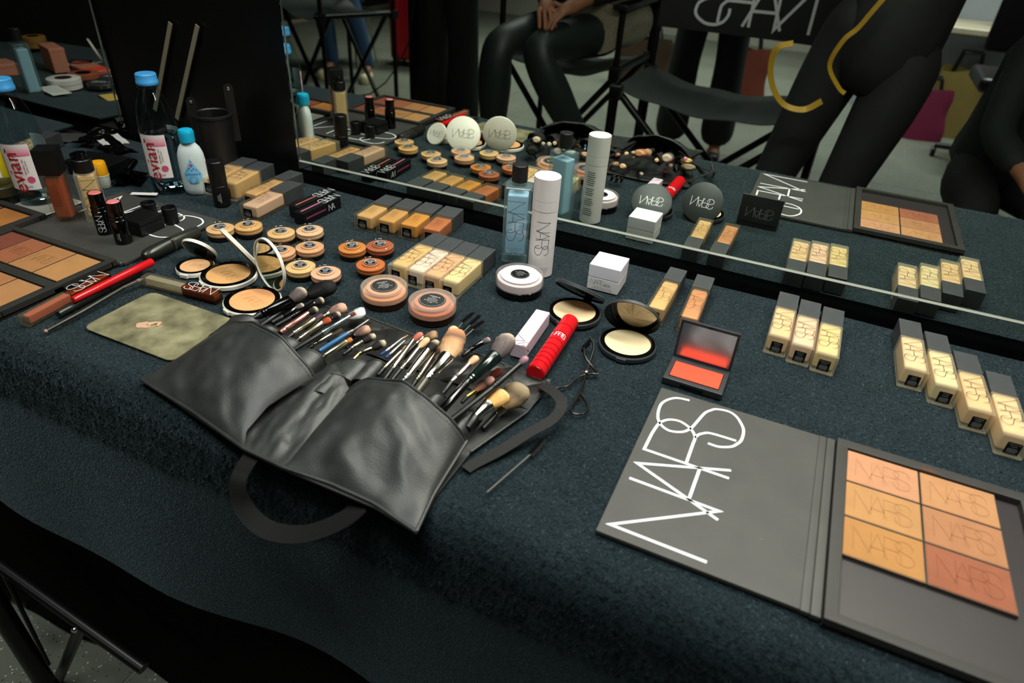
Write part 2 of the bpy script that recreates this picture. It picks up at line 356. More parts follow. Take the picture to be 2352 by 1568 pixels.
def pile(parent, n, x0, x1, s0, s1, h, seed):        # thousands of tiny terry tufts in one mesh
    rg = np.random.default_rng(seed); x = rg.uniform(x0, x1, n); q = rg.uniform(s0, s1, n)
    y, z = towel_pt(x, q); y2, z2 = towel_pt(x, q+.001); ty, tz = (y2-y)/.001, (z2-z)/.001; L = np.hypot(ty, tz); ny, nz = -tz/L*-1, -ty/L   # outward normal
    ny, nz = tz/L, -ty/L
    c = np.stack([x, y, z], 1); N_ = np.stack([0*x, ny, nz], 1)
    a = rg.uniform(0, 6.283, n); ln = rg.normal(0, .55, (n, 3)); cl = np.stack([np.sin(x*610+q*290+2*np.sin(q*170)), np.cos(q*580-x*220+2*np.sin(x*130)), 0*x], 1)*.8
    tip = c+(N_+(ln+cl)*np.array([1, 1, .2]))*(h*rg.uniform(.6, 1.15, n))[:, None]
    tx = np.array([1., 0, 0]); sy = np.stack([0*x, ty/L, tz/L], 1); w = .00095*rg.uniform(.6, 1.4, n)
    V_ = np.empty((n, 4, 3))
    for k in range(3):
        b = a+k*2.094; V_[:, k] = c+(np.cos(b)[:, None]*tx+np.sin(b)[:, None]*sy)*w[:, None]
    V_[:, 3] = tip
    me = bpy.data.meshes.new('pile'); me.vertices.add(4*n); me.vertices.foreach_set('co', V_.astype(np.float32).ravel())
    F = (np.arange(n)[:, None, None]*4+np.array([[0, 1, 3], [1, 2, 3], [2, 0, 3]])[None]).reshape(-1)
    me.loops.add(9*n); me.loops.foreach_set('vertex_index', F.astype(np.int32)); me.polygons.add(3*n); me.polygons.foreach_set('loop_start', np.arange(0, 9*n, 3, dtype=np.int32))
    me.update(calc_edges=True); me.materials.append(TOWEL)
    o = bpy.data.objects.new('pile', me); col.objects.link(o); o.parent = parent; o['kind'] = 'stuff'
pile(tw, 330000, -1.12, .42, 0.004, .64, .0027, 1)
tw2 = MB().sheet(lambda u, v: (-2.3+.93*u, -.03-.5*v, .001+.010*math.sin(v*5+u*2)+.006*noise.noise(Vector((u*5, v*5, 2)))), 50, 30).build('towel', TOWEL, None, 80, solid=-.003)
tag(tw2, 'dark towel on the neighbouring table in front of the left mirror', 'towel')
tb2 = thing('side_table', 'neighbouring black table at the far left', 'table', (-2.05, -.3, FL))
MB().rbox(-.6, .62, -.25, .28, .71, .735, .004).build('table_top', BLK, tb2)
for x in (-.5, .5):
    for y in (-.2, .2): MB().tube([(x, y, 0), (x, y, .72)], .018, 10).build('leg', DKM, tb2)
cl = MB().sheet(lambda u, v: (-1.30+2.4*u, -.549-.004*math.sin(u*60)*v-.012*(1+math.sin(u*17+1))*v, -.006-.735*v), 160, 10).build('tablecloth', mat('black_cloth', '#0d0c0a', .95, spec=.05, bump=.5, bscale=900), None, 80, solid=-.002)
tag(cl, 'black cloth skirt hanging down the front of the table', 'tablecloth')

# ================================================================== BOTTLES
def fbottle(label, loc, rotz, fluid, kind='frosted', w=.0268, l=.1245, t=.0262, jl=.081, shade=None, group=None, standing=False, cap='square', logo=True, stick=True):
    nm = 'foundation_bottle'
    o = thing(nm, label, 'bottle', loc, rotz, group)
    fm = mat('liquid_'+fluid.strip('#'), tuple(k*(.88, .88, .98)[i] for i, k in enumerate(C(fluid))), .45)
    sh = FROST if kind == 'frosted' else GLS
    MB().rbox(-w/2, w/2, 0, jl, 0, t, .0016 if kind == 'frosted' else .0022, 2).build('glass_body', sh, o)
    g = .0016 if kind == 'frosted' else .0024; e = .0085 if kind == 'frosted' else .005
    MB().rbox(-w/2+g, w/2-g, e, jl-.0015, g, t-(.0010 if kind == 'frosted' else .0026), .003, 3).build('liquid', fm, o)
    if cap == 'square':
        MB().rbox(-w/2+.0004, w/2-.0004, jl+.0006, l, .0004, t-.0002, .0009, 2).build('cap', BLKM if kind == 'frosted' else BLKM, o)
        MB().rbox(-w/2+.003, w/2-.003, jl-.001, jl+.002, .003, t-.003, .001, 1).build('neck', BLK, o)
    zt = t+.00025
    if logo:
        h = min(w*.78, (jl-.018)/2.75); L = 2.5*h
        yc = e+(jl-e)*.53
        mx = frame((-.0005, yc, zt), (0, -1, 0), (1, 0, 0))
        logo_flat(mx, h, h*.026, INK, o)
    if stick:
        lw = w*.50; lh = t*.56; y = -.00035
        mx = frame((0, y, t*.47), (1, 0, 0), (0, 0, 1))
        MB().prism(rrect(lw, lh, .0012, 3), -.0002, 0, mx).build('base_sticker', STK, o, 0)
        tx = MB()
        if shade: text(tx, shade, 0, lh*.36, lh*.17, T((0, 0, .0002)))
        text(tx, 'NARS', 0, lh*.18, lh*.17, T((0, 0, .0002)))
        for k in range(5): 
            ww = lw*(.30, .36, .33, .37, .26)[k]; tx.box(-ww, ww, lh*(-.02-.075*k), lh*(.002-.075*k), 0, .0001, T((0, 0, .0001)))
        text(tx, '1 FL.OZ. 30mL', 0, -lh*.40, lh*.12, T((0, 0, .0002)))
        for i in range(len(tx.v)): tx.v[i] = tuple(mx @ Vector(tx.v[i]))
        tx.build('sticker_print', GINK, o, 0)
    if standing: o.rotation_euler = (R(90), 0, rotz)
    return o
# rows fitted from the photograph: x, y of the near end, rotation
for x, y, a, c, s, lb in ((.0321, -.1607, -.15, '#e3bd84', 'ARUBA', 'frosted foundation bottle of warm beige, left of the row of three near the mirror'),
                      (.0596, -.1680, -.4, '#e7bf9d', 'PORTO', 'frosted foundation bottle of pinkish beige, middle of the row of three'),
                      (.0873, -.1730, -.9, '#dfc47c', 'CORDOBA', 'frosted foundation bottle of pale yellow, right of the row of three')):
    fbottle(lb, (x, y, 0), R(a), c, shade=s, group='row of three frosted foundation bottles')
for x, y, a, c, s, lb in ((.1830, -.1543, 1.6, '#e5c794', 'LIMA', 'frosted foundation bottle with long left side visible, leftmost of the staggered four'),
                      (.2141, -.1722, 2.6, '#e3cf9a', 'GOBI', 'palest frosted foundation bottle, second of the staggered four'),
                      (.2435, -.2044, 2.5, '#e2bb80', 'PUNJAB', 'frosted foundation bottle of deeper sand, third of the staggered four'),
                      (.2724, -.2338, 1.6, '#e6c48e', 'SANTA FE', 'frosted foundation bottle, last of the staggered four, cut by the right edge')):
    fbottle(lb, (x, y, 0), R(a), c, shade=s, group='four staggered frosted foundation bottles')
for x, y, a, c, s, lb in ((-.1188, -.1651, -.5, '#e6bf83', 'BARCELONA', 'clear glass bottle of light foundation lying beside the white cube jar'),
                      (-.0756, -.1670, 1.5, '#dc9a6a', 'MACAO', 'clear glass bottle of peach foundation lying behind the red blush compact')):
    fbottle(lb, (x, y, 0), R(a), c, 'clear', w=.0255, l=.1245, t=.0252, jl=.0845, shade=s, group='pair of clear foundation bottles')
for i, (c, s, lb) in enumerate((('#dcb060', None, 'golden yellow frosted bottle, leftmost of the four side by side'),
                      ('#ead2c2', 'OSLO', 'pinkish white frosted bottle, second of the four side by side'),
                      ('#dfa670', 'VALENCIA', 'peach frosted bottle, third of the four side by side'),
                      ('#e6cf90', None, 'pale yellow frosted bottle with long side visible, nearest the toner'))):
    fbottle(lb, (-.4603+.0272*i, -.2385-.0008*i, 0), R(-.6+.3*i), c, w=.0266, l=.1215, t=.0245, jl=.080, shade=s, stick=True, group='four frosted foundation bottles side by side')
for i, (c, s, lb) in enumerate((('#dfb474', None, 'clear bottle of light beige foundation, leftmost of the short four by the mirror'),
                      ('#d9a660', None, 'clear bottle of beige foundation with dark smudges, second of the short four'),
                      ('#dd9a36', None, 'clear bottle of golden orange foundation, third of the short four'),
                      ('#c4713c', None, 'clear bottle of terracotta foundation, rightmost of the short four'))):
    fbottle(lb, (-.5952+.0376*i, -.125+.0045*i, 0), R(1.8+1.1*i), c, 'clear', w=.0325, l=.0940, t=.0255, jl=.0545, shade=s, group='four short clear foundation bottles by the mirror')
fbottle('clear bottle of pale pink foundation lying nearest beside the gloss boxes', (-.7692, -.1838, 0), R(3), '#e6c3ab', 'clear', w=.0330, l=.120, t=.0242, jl=.0731, group='foundation bottles at the mirror corner')
fbottle('clear bottle of beige foundation half hidden behind the pale pink one', (-.8000, -.1480, 0), R(1), '#e3b67c', 'clear', w=.0290, l=.120, t=.0262, jl=.078, group='foundation bottles at the mirror corner')
fbottle('frosted ochre bottle lying just right of the black stick', (-.8520, -.1440, 0), R(8), '#d5aa5c', w=.0330, l=.116, t=.030, jl=.076, group='foundation bottles at the mirror corner')
fbottle('frosted ochre bottle lying half behind the black stick', (-.8900, -.1430, 0), R(8), '#cf9f55', w=.0330, l=.116, t=.030, jl=.076, group='foundation bottles at the mirror corner')

def cyl_fn(r, ang0):                           # wraps (x,y) round an upright cylinder; x=0 faces ang0
    def fn(x, y):
        a = ang0+x/r; return (r*math.cos(a), r*math.sin(a), y)
    return fn
# standing brown bottle and pump bottle
def upright_bottle(label, loc, rz, fluid, pump):
    o = thing('foundation_bottle', label, 'bottle', loc, rz, 'standing foundation bottles')
    w = .030; jl = .078
    MB().rbox(-w/2, w/2, -w/2, w/2, 0, jl, .0016, 2).build('glass_body', FROST if pump else FROSTD, o)
    MB().rbox(-w/2+.0036, w/2-.0036, -w/2+.0036, w/2-.0036, .011, jl-.002, .004, 3).build('liquid', mat('liquid_'+fluid.strip('#'), fluid, .45), o)
    if not pump:
        MB().rbox(-w/2+.0003, w/2-.0003, -w/2+.0003, w/2-.0003, jl+.0006, .115, .001, 2).build('cap', BLK, o)
        tx = MB()
        for k in range(12):
            ww = (.006, .007, .0)[k % 3] if k in (3,) else .0075
            tx.box(-ww, ww*.8, -.0006*k*0, .0001, 0, .0001, frame((-.001, -w/2-.0003, .064-.0028*k), (1, 0, 0), (0, 0, 1)) @ Matrix.Diagonal((1, 6, 1, 1)))
        tx.build('printed_lines', mat('brown_print', '#5a2412', .5), o, 0)
    else:
        MB().lathe([(.012, jl), (.0135, jl+.001), (.0135, jl+.018), (.0125, jl+.019)], 32).build('pump_collar', BLK, o)
        p = MB().lathe([(.0085, jl+.018), (.0085, jl+.026), (.0075, jl+.028), (0, jl+.0285)], 28, sx=1.1); p.rbox(-.0125, -.002, -.0042, .0042, jl+.0215, jl+.0275, .0018, 2); p.build('pump_head', BLKG, o)
        mx = frame((.001, -w/2-.0003, .044), (0, 0, -1), (1, 0, 0)); logo_flat(mx, .020, .0006, INK, o)
    return o
upright_bottle('tall frosted bottle of brown foundation with square black cap', (-.9825, -.3305, 0), R(38), '#93431c', False)
upright_bottle('pump bottle of pale beige foundation beside the brown one', (-.9530, -.3030, 0), R(52), '#d6b67c', True)

# toner bottle and white mist
def toner(label, loc, rz):
    o = thing('toner_bottle', label, 'bottle', loc, rz)
    w = .0385
    MB().rbox(-w/2, w/2, -w/2*.8, w/2*.8, 0, .115, .003, 3).build('glass_body', thin_glass('toner_glass', '#e6f4f4', .02, 1.6, .13, '#cfe9ee'), o)
    MB().rbox(-w/2+.0046, w/2-.0046, -w/2*.8+.0040, w/2*.8-.0040, .012, .104, .003, 3).build('liquid', mat('blue_toner', '#c6e0f8', .05, trans=.10, ior=1.33, spec=.5), o)
    MB().lathe([(.010, .115), (.0105, .1175), (.0092, .1185), (.0092, .121)], 32).build('neck', CLR, o)
    MB().lathe([(.0, .1205), (.0105, .1205), (.0110, .121), (.0110, .1435), (.0103, .1443), (0, .1443)], 40).build('cap', mat('black_soft_cap', '#141414', .45), o)
    logo_flat(frame((-.001, -w/2*.8-.0003, .066), (0, 0, -1), (1, 0, 0)), .024, .0006, INK, o)
    tx = MB(); mx = frame((0, -w/2*.8-.0003, .020), (1, 0, 0), (0, 0, 1))
    text(tx, 'MAKEUP CLEANSING WATER', -.001, .004, .0017, mx); text(tx, 'removes makeup,', -.001, .0018, .0017, mx); text(tx, 'cleanses and tones', -.001, -.0004, .0017, mx); text(tx, "eau micellaire", -.001, -.0026, .0017, mx)
    tx.build('small_print', INK, o, 0)
    return o
toner('clear square bottle of blue toner with black round cap', (-.3500, -.0890, 0), R(20))
wm = thing('mist_bottle', 'tall white cylindrical mist bottle beside the blue toner', 'bottle', (-.3010, -.1090, 0), R(0))
MB().lathe([(0, 0), (.0165, 0), (.0178, .001), (.0178, .098), (.0165, .0985)], 48).build('body', WHT, wm)
MB().lathe([(.0165, .0985), (.0180, .099), (.0180, .1125), (.0172, .1128), (.0180, .1132), (.0180, .144), (.0172, .1448), (0, .1450)], 48).build('cap', WHT, wm)
fn = cyl_fn(.01805, R(-70)); h = .0195
P = dense([[(y*h, -x*h) for x, y in p] for p in LOGOC], 4)
MB().strokes(P, .00055, None, lambda x, y: fn(x, y+.060)).build('logo', INK, wm, 0)
tx = MB(); f2 = cyl_fn(.01805, R(-60))
for k, s in enumerate(('LIGHT REFLECTING TM', 'HYDRATING MIST', 'BRUME ECLAT')): text(tx, s, 0, .015-.003*k, .0019, None, f2)
f3 = cyl_fn(.01805, R(95))
for k in range(22):
    if k in (7, 12, 17): continue
    ww = .006+.003*random.random(); tx.sheet(lambda u, v: f3(-ww+2*ww*u, .088-.0034*k-.0011*v), 4, 1)
tx.build('small_print', INK, wm, 0)

# loose powder jar, cream bronzer dishes, concealer pots
pj_ = thing('powder_jar', 'round loose powder jar with white disc and black base', 'jar', at(1186, 664, 0) + Vector((0.004, 0, 0)), 0)
MB().lathe([(0, 0), (.0305, 0), (.0318, .001), (.0318, .0095), (.0308, .0105)], 64).build('base', BLKG, pj_)
MB().lathe([(.0305, .0102), (.0326, .0108), (.0330, .013), (.0330, .0235), (.0322, .0252), (.0290, .0252), (.0285, .0245), (0, .0245)], 64).build('clear_lid', thin_glass('powder_lid', '#f7f4f6', .06, 1.45, .15, '#eee6e8'), pj_)
MB().lathe([(.0, .0108), (.0308, .0108), (.0308, .0205), (.0296, .0215), (0, .0216)], 64).build('powder', mat('pale_powder', '#e6dcd8', .6), pj_)
MB().lathe([(0, .0246), (.0262, .0246), (.0266, .0242)], 64).build('white_disc', mat('white_disc', '#f0ecf2', .5), pj_)
MB().lathe([(0, .0250), (.0130, .0250), (.0132, .0247)], 40).build('sticker', STK, pj_)
tx = MB(); mz = T((0, 0, .0253)); 
for k, s in enumerate(('NARS', 'TRANSLUCENT', 'CRYSTAL', 'POWDER', '10 g')): text(tx, s, 0, .0056-.0028*k, .0026 if k else .0034, mz)
tx.strokes([[(p[0]*.0120, p[1]*.0120) for p in disc(1)+disc(1)[:1]]], .0003, mz); tx.build('sticker_print', GINK, pj_, 0)
def dish(label, px, py, cream, rz, lines):
    p = at(px, py, .024); o = thing('bronzer_dish', label, 'jar', (p.x, p.y, 0), rz, 'round cream bronzer dishes')
    MB().lathe([(0, 0), (.0270, 0), (.0285, .0012), (.0285, .0095), (.0275, .0105)], 64).build('base', mat('dark_brown_plastic', '#2a150a', .3, bump=.3, bscale=900), o)
    MB().lathe([(.0278, .0104), (.0298, .0110), (.0302, .0125), (.0302, .0225), (.0294, .0240), (.0255, .0240), (.0250, .0234), (0, .0234)], 64).build('frosted_lid', FROSTL, o)
    MB().lathe([(0, .0106), (.0275, .0106), (.0275, .0160), (.0225, .0170), (.0222, .0226), (0, .0228)], 64).build('cream', mat('cream_'+cream.strip('#'), cream, .5), o)
    MB().lathe([(0, .0240), (.0168, .0240), (.0171, .0236)], 48).build('sticker', mat('charcoal_sticker', '#2b2b28', .45), o)
    tx = MB(); mz = T((0, 0, .0243))
    for k, (s, z) in enumerate(lines): text(tx, s, 0, .0078-.0030*k, z, mz)
    tx.strokes([[(q[0]*.0158, q[1]*.0158) for q in disc(1)+disc(1)[:1]]], .00022, mz)
    tx.build('sticker_print', WINK, o, 0); return o
dish('peach cream dish with tilted charcoal sticker, left of the two round dishes', 882, 655, '#d39a70', R(52), (('LAGUNA 01', .0027), ('LAGUNA', .0015), ('BRONZING CREAM', .0015), ('CREME BRONZANTE', .0015), ('NET WT. 0.67 OZ. 19 g', .0019), ('C  NARS', .0019)))
dish('terracotta cream dish with upright charcoal sticker, right of the two round dishes', 993, 688, '#b9704f', R(3), (('LAGUNA 04', .0027), ('LAGUNA', .0015), ('BRONZING CREAM', .0015), ('CREME BRONZANTE', .0015), ('NET WT. 0.67 OZ. 19 g', .0019), ('C  NARS', .0019)))
pots = [(505, 520, '#dfae7c', 'pale beige pot, leftmost of all concealer pots', 10), (570, 514, '#dba66a', 'golden beige pot touching the leftmost pot', 25), (645, 530, '#dfb07c', 'light beige pot behind the round compact mirror, upper left of the middle cluster', 20),
        (711, 525, '#e2b48e', 'light peach pot, nearest the gloss boxes', 30), (645, 573, '#d9a07a', 'pink beige pot half hidden by the open white compact mirror', 60), (711, 563, '#d59d74', 'peach pot in the middle of the cluster, below the light peach one', 40),
        (690, 608, '#ddb27c', 'cream coloured pot just right of the white compact mirror', 35), (748, 622, '#dfaa8c', 'pink pot behind the big black fluffy brush', 30), (809, 564, '#c97b3c', 'orange pot, left of the trio of dark pots', 20),
        (873, 560, '#a85c3c', 'reddish brown pot with yellow rim, right of the trio of dark pots', 15), (851, 603, '#bf6a3a', 'burnt orange pot just behind the left round dish', 30)]
pot0 = None
for i, (px, py, c, lb, rz) in enumerate(pots):
    p = at(px, py, .0168); pm = mat('concealer_'+c.strip('#'), c, .45)
    if pot0 is None:
        o = thing('concealer_pot', lb, 'jar', (0, 0, 0), 0, 'small round concealer pots')
        MB().lathe([(0, 0), (.0178, 0), (.0190, .0008), (.0190, .0060), (.0180, .0064)], 40).build('base', BLK, o)
        MB().lathe([(0, .0064), (.0193, .0064), (.0198, .0072), (.0198, .0100), (.0188, .0104), (.0188, .0113), (.0197, .0117), (.0197, .0140), (.0120, .0146), (.0115, .0166), (.0100, .0172), (0, .0172)], 44).build('concealer', pm, o)
        MB().lathe([(.0199, .0112), (.0202, .0118), (.0202, .0172), (.0192, .0184), (.0160, .0184), (.0152, .0176), (0, .0176)], 44).build('clear_lid', CLR, o)
        MB().lathe([(0, .0179), (.0088, .0179), (.0090, .01765)], 36).build('sticker', STK, o)
        tx = MB(); mz = T((0, 0, .0182))
        for k, s in enumerate(('SOFT MATTE', 'CONCEALER', 'NARS', '6.2 g')): text(tx, s, 0, .0042-.0030*k, .0026, mz)
        tx.strokes([[(q[0]*.0080, q[1]*.0080) for q in disc(1)+disc(1)[:1]]], .0004, mz); tx.build('sticker_print', WINK, o, 0)
        pot0 = o
    else:
        o = pot0.copy(); col.objects.link(o); o['label'] = lb
        for ch in pot0.children:
            d = ch.copy(); col.objects.link(d); d.parent = o
            if ch.name.startswith('concealer'): d.data = ch.data.copy(); d.data.materials[0] = pm
    o.location = (p.x, p.y, 0); o.rotation_euler = (0, 0, R(rz))

# white cube cream jar
cj = thing('cream_jar', 'white square cream jar with thick lid', 'jar', (-.2040, -.1167, 0), 0)
# fitted near-left corner region: build in world axes with rotation
cj.location = (-.2045, -.0945, 0); cj.rotation_euler = (0, 0, R(1))
w = .0222
MB().rbox(-w, w, -w, w, 0, .0185, .0008, 2).build('body', WHT, cj)
MB().rbox(-w, w, -w, w, .0191, .0375, .0008, 2).build('lid', mat('white_lid', '#e6e2ea', .45), cj)
mx = frame((0, -w-.0002, .009), (1, 0, 0), (0, 0, 1))
P = [[(x*.0075-.008, y*.0075+.0035) for x, y in p] for p in LOGOC]
tx = MB().strokes(P, .0003, mx); text(tx, 'skin', .0065, .0018, .0078, mx, sx=.8); text(tx, 'light reflecting eye & lash gel', 0, -.0035, .0022, mx); text(tx, 'gel yeux & cils reflechissant la lumiere', 0, -.0060, .0020, mx)
tx.build('printed_name', mat('grey_print', '#6f6f6c', .6), cj, 0)

# ================================================================== COMPACTS
def compact(label, base, r, shell, powder, lid_c, az, el, lr, ink, logo_h, rim=True, emb=True):
    o = thing('powder_compact', label, 'compact', (base[0], base[1], 0), R(az-90), 'open round powder compacts')
    sh = {'w': WHT2, 'k': mat('black_compact', '#2f3435', .5)}[shell]
    MB().lathe([(0, 0), (r*.93, 0), (r, .002), (r, .0065), (r*.97, .0078), (r*.90, .0080), (0, .0060)], 64).build('base', sh, o)
    MB().lathe([(r*.955, .0079), (r*.95, .0088), (r*.80, .0088), (r*.795, .0070)], 64).build('black_insert', BLKG, o)
    pr = r*.78 if shell == 'w' else r*.86
    MB().lathe([(0, .0082), (pr*.98, .0082), (pr, .0074)], 64).build('pressed_powder', mat('powder_'+powder.strip('#'), powder, .85, var=.05, bump=.15, bscale=600), o)
    if emb: logo_flat(T((0, 0, .00845)) @ RZ(0), pr*.5, pr*.02, mat('emboss_'+powder.strip('#'), powder, .35), o, 'embossed_logo')
    MB().rbox(-.006, .006, -r-.0012, -r+.002, .001, .0066, .0006, 1).build('clasp', sh, o)
    # lid: world frame -> local
    inv = (T((base[0], base[1], 0)) @ RZ(R(az-90))).inverted()
    n = Vector((math.cos(R(el))*math.cos(R(az)), math.cos(R(el))*math.sin(R(az)), math.sin(R(el))))
    dwn = Vector((math.sin(R(el))*math.cos(R(az)), math.sin(R(el))*math.sin(R(az)), -math.cos(R(el))))   # towards the hinge
    right = dwn.cross(n)
    mx = inv @ frame(lid_c, right, dwn)
    MB().lathe([(0, .0022), (lr*.95, .0022), (lr, .0010), (lr, -.0028), (lr*.965, -.0030), (lr*.955, -.0012), (0, -.0012)], 64, mx).build('lid', sh, o)
    MB().lathe([(0, -.0015), (lr*.93, -.0015)], 64, mx @ Matrix.Rotation(0, 4, 'X')).build('lid_mirror', MIR if shell == 'w' else mat('dull_mirror', '#cdbfae', .06, 1), o)
    logo_flat(mx @ T((0, 0, .0024)), logo_h, logo_h*.05, ink, o)
    hp = inv @ (Vector(lid_c)+dwn*lr); a = Vector((0, r-.001, .005))
    MB().tube([a+Vector((-.006, 0, 0)), a+Vector((.006, 0, 0))], .0022, 10).build('hinge', sh, o)
    h = MB(); h.add([a+Vector((-.006, 0, -.0015)), a+Vector((.006, 0, -.0015)), hp+Vector((.006, 0, 0)), hp+Vector((-.006, 0, 0))], [(0, 1, 2, 3)]); h.build('hinge_arm', sh, o, 0, solid=.002)
    return o
compact('small open white compact beside the clear lip gloss', (-.7100, -.3480), .0248, 'w', '#d3a373', (-.7235, -.3235, .0188), 100, 33, .0240, mat('grey_print'), .0125)
compact('large open white compact of tan powder with lid seen edge-on', (-.6560, -.3430), .0365, 'w', '#cf9c62', (-.6548, -.3150, .0330), 66, 30, .0358, mat('grey_print'), .0175)
compact('large open white compact of peach shimmer with upright mirror lid', (-.5820, -.3790), .0355, 'w', '#dd9b66', (-.5827, -.3393, .0395), 72, -2, .0352, mat('grey_print'), .0175)
compact('open black compact of ivory powder beside the white cube jar', (-.2150, -.1985), .0345, 'k', '#e4c79b', (-.2165, -.1790, .0279), 80, 50, .0345, WINK, .0155, emb=False)
compact('open black compact of ivory powder left of the red blush', (-.1325, -.2350), .0350, 'k', '#dfcba0', (-.1369, -.2136, .0315), 94, 27, .0345, WINK, .0155, emb=False)
# red blush compact
bl = thing('blush_compact', 'open square black compact of coral red blush', 'compact', (-.0433, -.2580, 0), R(-.5))
KM = mat('black_compact_matte', '#27282a', .5, var=.1)
w = .0335
MB().rbox(-w, w, -.0262, .0225, 0, .0085, .0012, 2).build('base', KM, bl)
MB().prism(rrect(.0565, .0325, .0006, 2), .0060, .0089, T((0, -.0035, 0))).build('pan_rim', BLKG, bl, 0)
MB().prism(rrect(.0550, .0310, .0006, 2), .0075, .0092, T((0, -.0035, 0))).build('blush_pan', mat('coral_blush', '#f2492c', .8, bump=.1, bscale=700), bl, 0)
MB().rbox(-.013, .013, -.0268, -.0258, .0030, .0055, .0003, 1).build('clasp', BLKG, bl)
lx = Matrix.Translation((0, .0215, .0088)) @ Matrix.Rotation(R(84), 4, 'X')      # lid: local y runs up the open lid, z faces the viewer
MB().rbox(-w, w, 0, .0485, -.0042, 0, .0008, 2, lx).build('lid', KM, bl)
MB().box(-w+.003, w-.003, .003, .0450, .0001, .0004, lx).build('lid_mirror', mat('smudged_mirror', '#c9c4c6', .22, 1), bl, 0)
MB().box(-.003, .003, .0452, .0466, 0, .0006, lx).build('latch', BLKG, bl, 0)
logo_flat(lx @ frame((0, .019, -.0045), (-1, 0, 0), (0, 1, 0)) @ Matrix.Rotation(math.pi, 4, 'Z'), .0175, .0009, GINK, bl)

# ================================================================== PALETTES
CASE = mat('charcoal_card', '#3b3b38', .5, var=.10, vscale=30)
def speckled(name, base, speck, scale, thr):
    m = mat(name, base, .55, var=.12, vscale=30); nt = m.node_tree; b = nt.nodes['Principled BSDF']; src = b.inputs['Base Color'].links[0].from_socket
    ge = nt.nodes.new('ShaderNodeNewGeometry'); n = nt.nodes.new('ShaderNodeTexNoise'); n.inputs['Scale'].default_value = scale; n.inputs['Detail'].default_value = 6; n.inputs['Roughness'].default_value = .75
    n2 = nt.nodes.new('ShaderNodeTexNoise'); n2.inputs['Scale'].default_value = 16
    nt.links.new(ge.outputs['Position'], n.inputs[0]); nt.links.new(ge.outputs['Position'], n2.inputs[0])
    a = nt.nodes.new('ShaderNodeMath'); a.operation = 'MULTIPLY_ADD'; a.inputs[1].default_value = .5; nt.links.new(n2.outputs['Fac'], a.inputs[0]); nt.links.new(n.outputs['Fac'], a.inputs[2])
    mr = nt.nodes.new('ShaderNodeMapRange'); mr.inputs['From Min'].default_value = thr; mr.inputs['From Max'].default_value = thr+.06; nt.links.new(a.outputs[0], mr.inputs['Value'])
    mx = nt.nodes.new('ShaderNodeMix'); mx.data_type = 'RGBA'; nt.links.new(mr.outputs[0], mx.inputs['Factor']); nt.links.new(src, mx.inputs['A']); mx.inputs['B'].default_value = (*C(speck), 1); nt.links.new(mx.outputs['Result'], b.inputs['Base Color'])
    return m
CASED = speckled('dusty_case', '#2b2a27', '#8a5d3c', 120, .96)
CASEC = speckled('dusty_cover', '#3b3b38', '#9a6a48', 140, 1.0)
def pan(o, x0, x1, y0, y1, c, z=.0085, emb=True, name='powder_pan'):
    tin = MB(); tin.box(x0, x1, y0, y1, .004, z-.0006)
    c = tuple(k*.62 for k in C(c)); nm = 'pan_%d' % int(c[1]*1e5)
    p = MB().rbox(x0+.0006, x1-.0006, y0+.0006, y1-.0006, .004, z, .0006, 1).build(name, mat(nm, c, .85, var=.06, vscale=60, bump=.1, bscale=500), o)
    tin.build('tin_rim', mat('dark_tin', '#5e564c', .4, .6), p, 0)
    if emb:
        xc, yc = (x0+x1)/2, (y0+y1)/2; h = (x1-x0)*.33
        q = [[((x)*h*.9, y*h*1.25) for x, y in s] for s in LOGOC]
        MB().strokes(q, .0006, T((xc, yc, z+.00022))).build('embossed_logo', mat('embs_'+nm, tuple(k*.78 for k in c), .9), p, 0)
    return p
pl = thing('face_palette', 'large open charcoal palette with six powder pans, right foreground', 'palette', (0, 0, 0))
pcv = MB().rbox(-.0740, .0930, -.5255, -.2995, .0005, .0055, .0010, 2).build('cover', CASEC, pl)
lg = [[(.0186-y*.0834, -.5149+x*.0834) for x, y in s] for s in LOGO]
MB().strokes(lg, .0029, T((0, 0, .00575))).build('logo', WINK, pcv, 0)
MB().rbox(.0925, .1000, -.5265, -.2998, .0005, .0062, .0012, 2).build('spine', CASE, pl)
MB().rbox(.0998, .1082, -.5275, -.3002, .0005, .0070, .0014, 2).build('spine', CASE, pl)
X0, X1, Y0, Y1 = .1086, .2790, -.5300, -.3010
b = MB(); z1 = .0115
b.box(X0, X1, Y0, Y1, .0005, .0040); b.rbox(X0, X0+.0105, Y0+.006, Y1-.008, .0005, z1-.0001, .001, 2); b.rbox(X1-.0105, X1, Y0+.006, Y1-.008, .0005, z1-.0001, .001, 2)
b.rbox(X0, X1, Y0, Y0+.009, .0005, z1, .001, 2); b.rbox(X0, X1, Y1-.0125, Y1, .0005, z1, .001, 2); b.build('case', CASED, pl)
MB().box(X0+.010, X1-.010, Y0+.009, Y1-.012, .0040, .0046).build('tray_floor', mat('magnetic_sheet', '#2c2728', .45), pl, 0)
MB().prism([(.009*math.cos(math.pi*k/12), .006*math.sin(math.pi*k/12)) for k in range(13)], z1-.0006, z1+.0002, T((.192, Y1-.0123, 0))).build('thumb_notch', mat('dusty_brown', '#4a3022', .8), pl, 0)
cols = [('#d99c72', '#cf985e', '#c98f50'), ('#d09664', '#c1855a', '#ab6546')]
for i in range(2):
    for j in range(3): 
        xa = .1190+.0650*i; ya = -.3135-.0478*j
        pan(pl, xa, xa+.0642, ya-.0468, ya, cols[i][j], .0092)
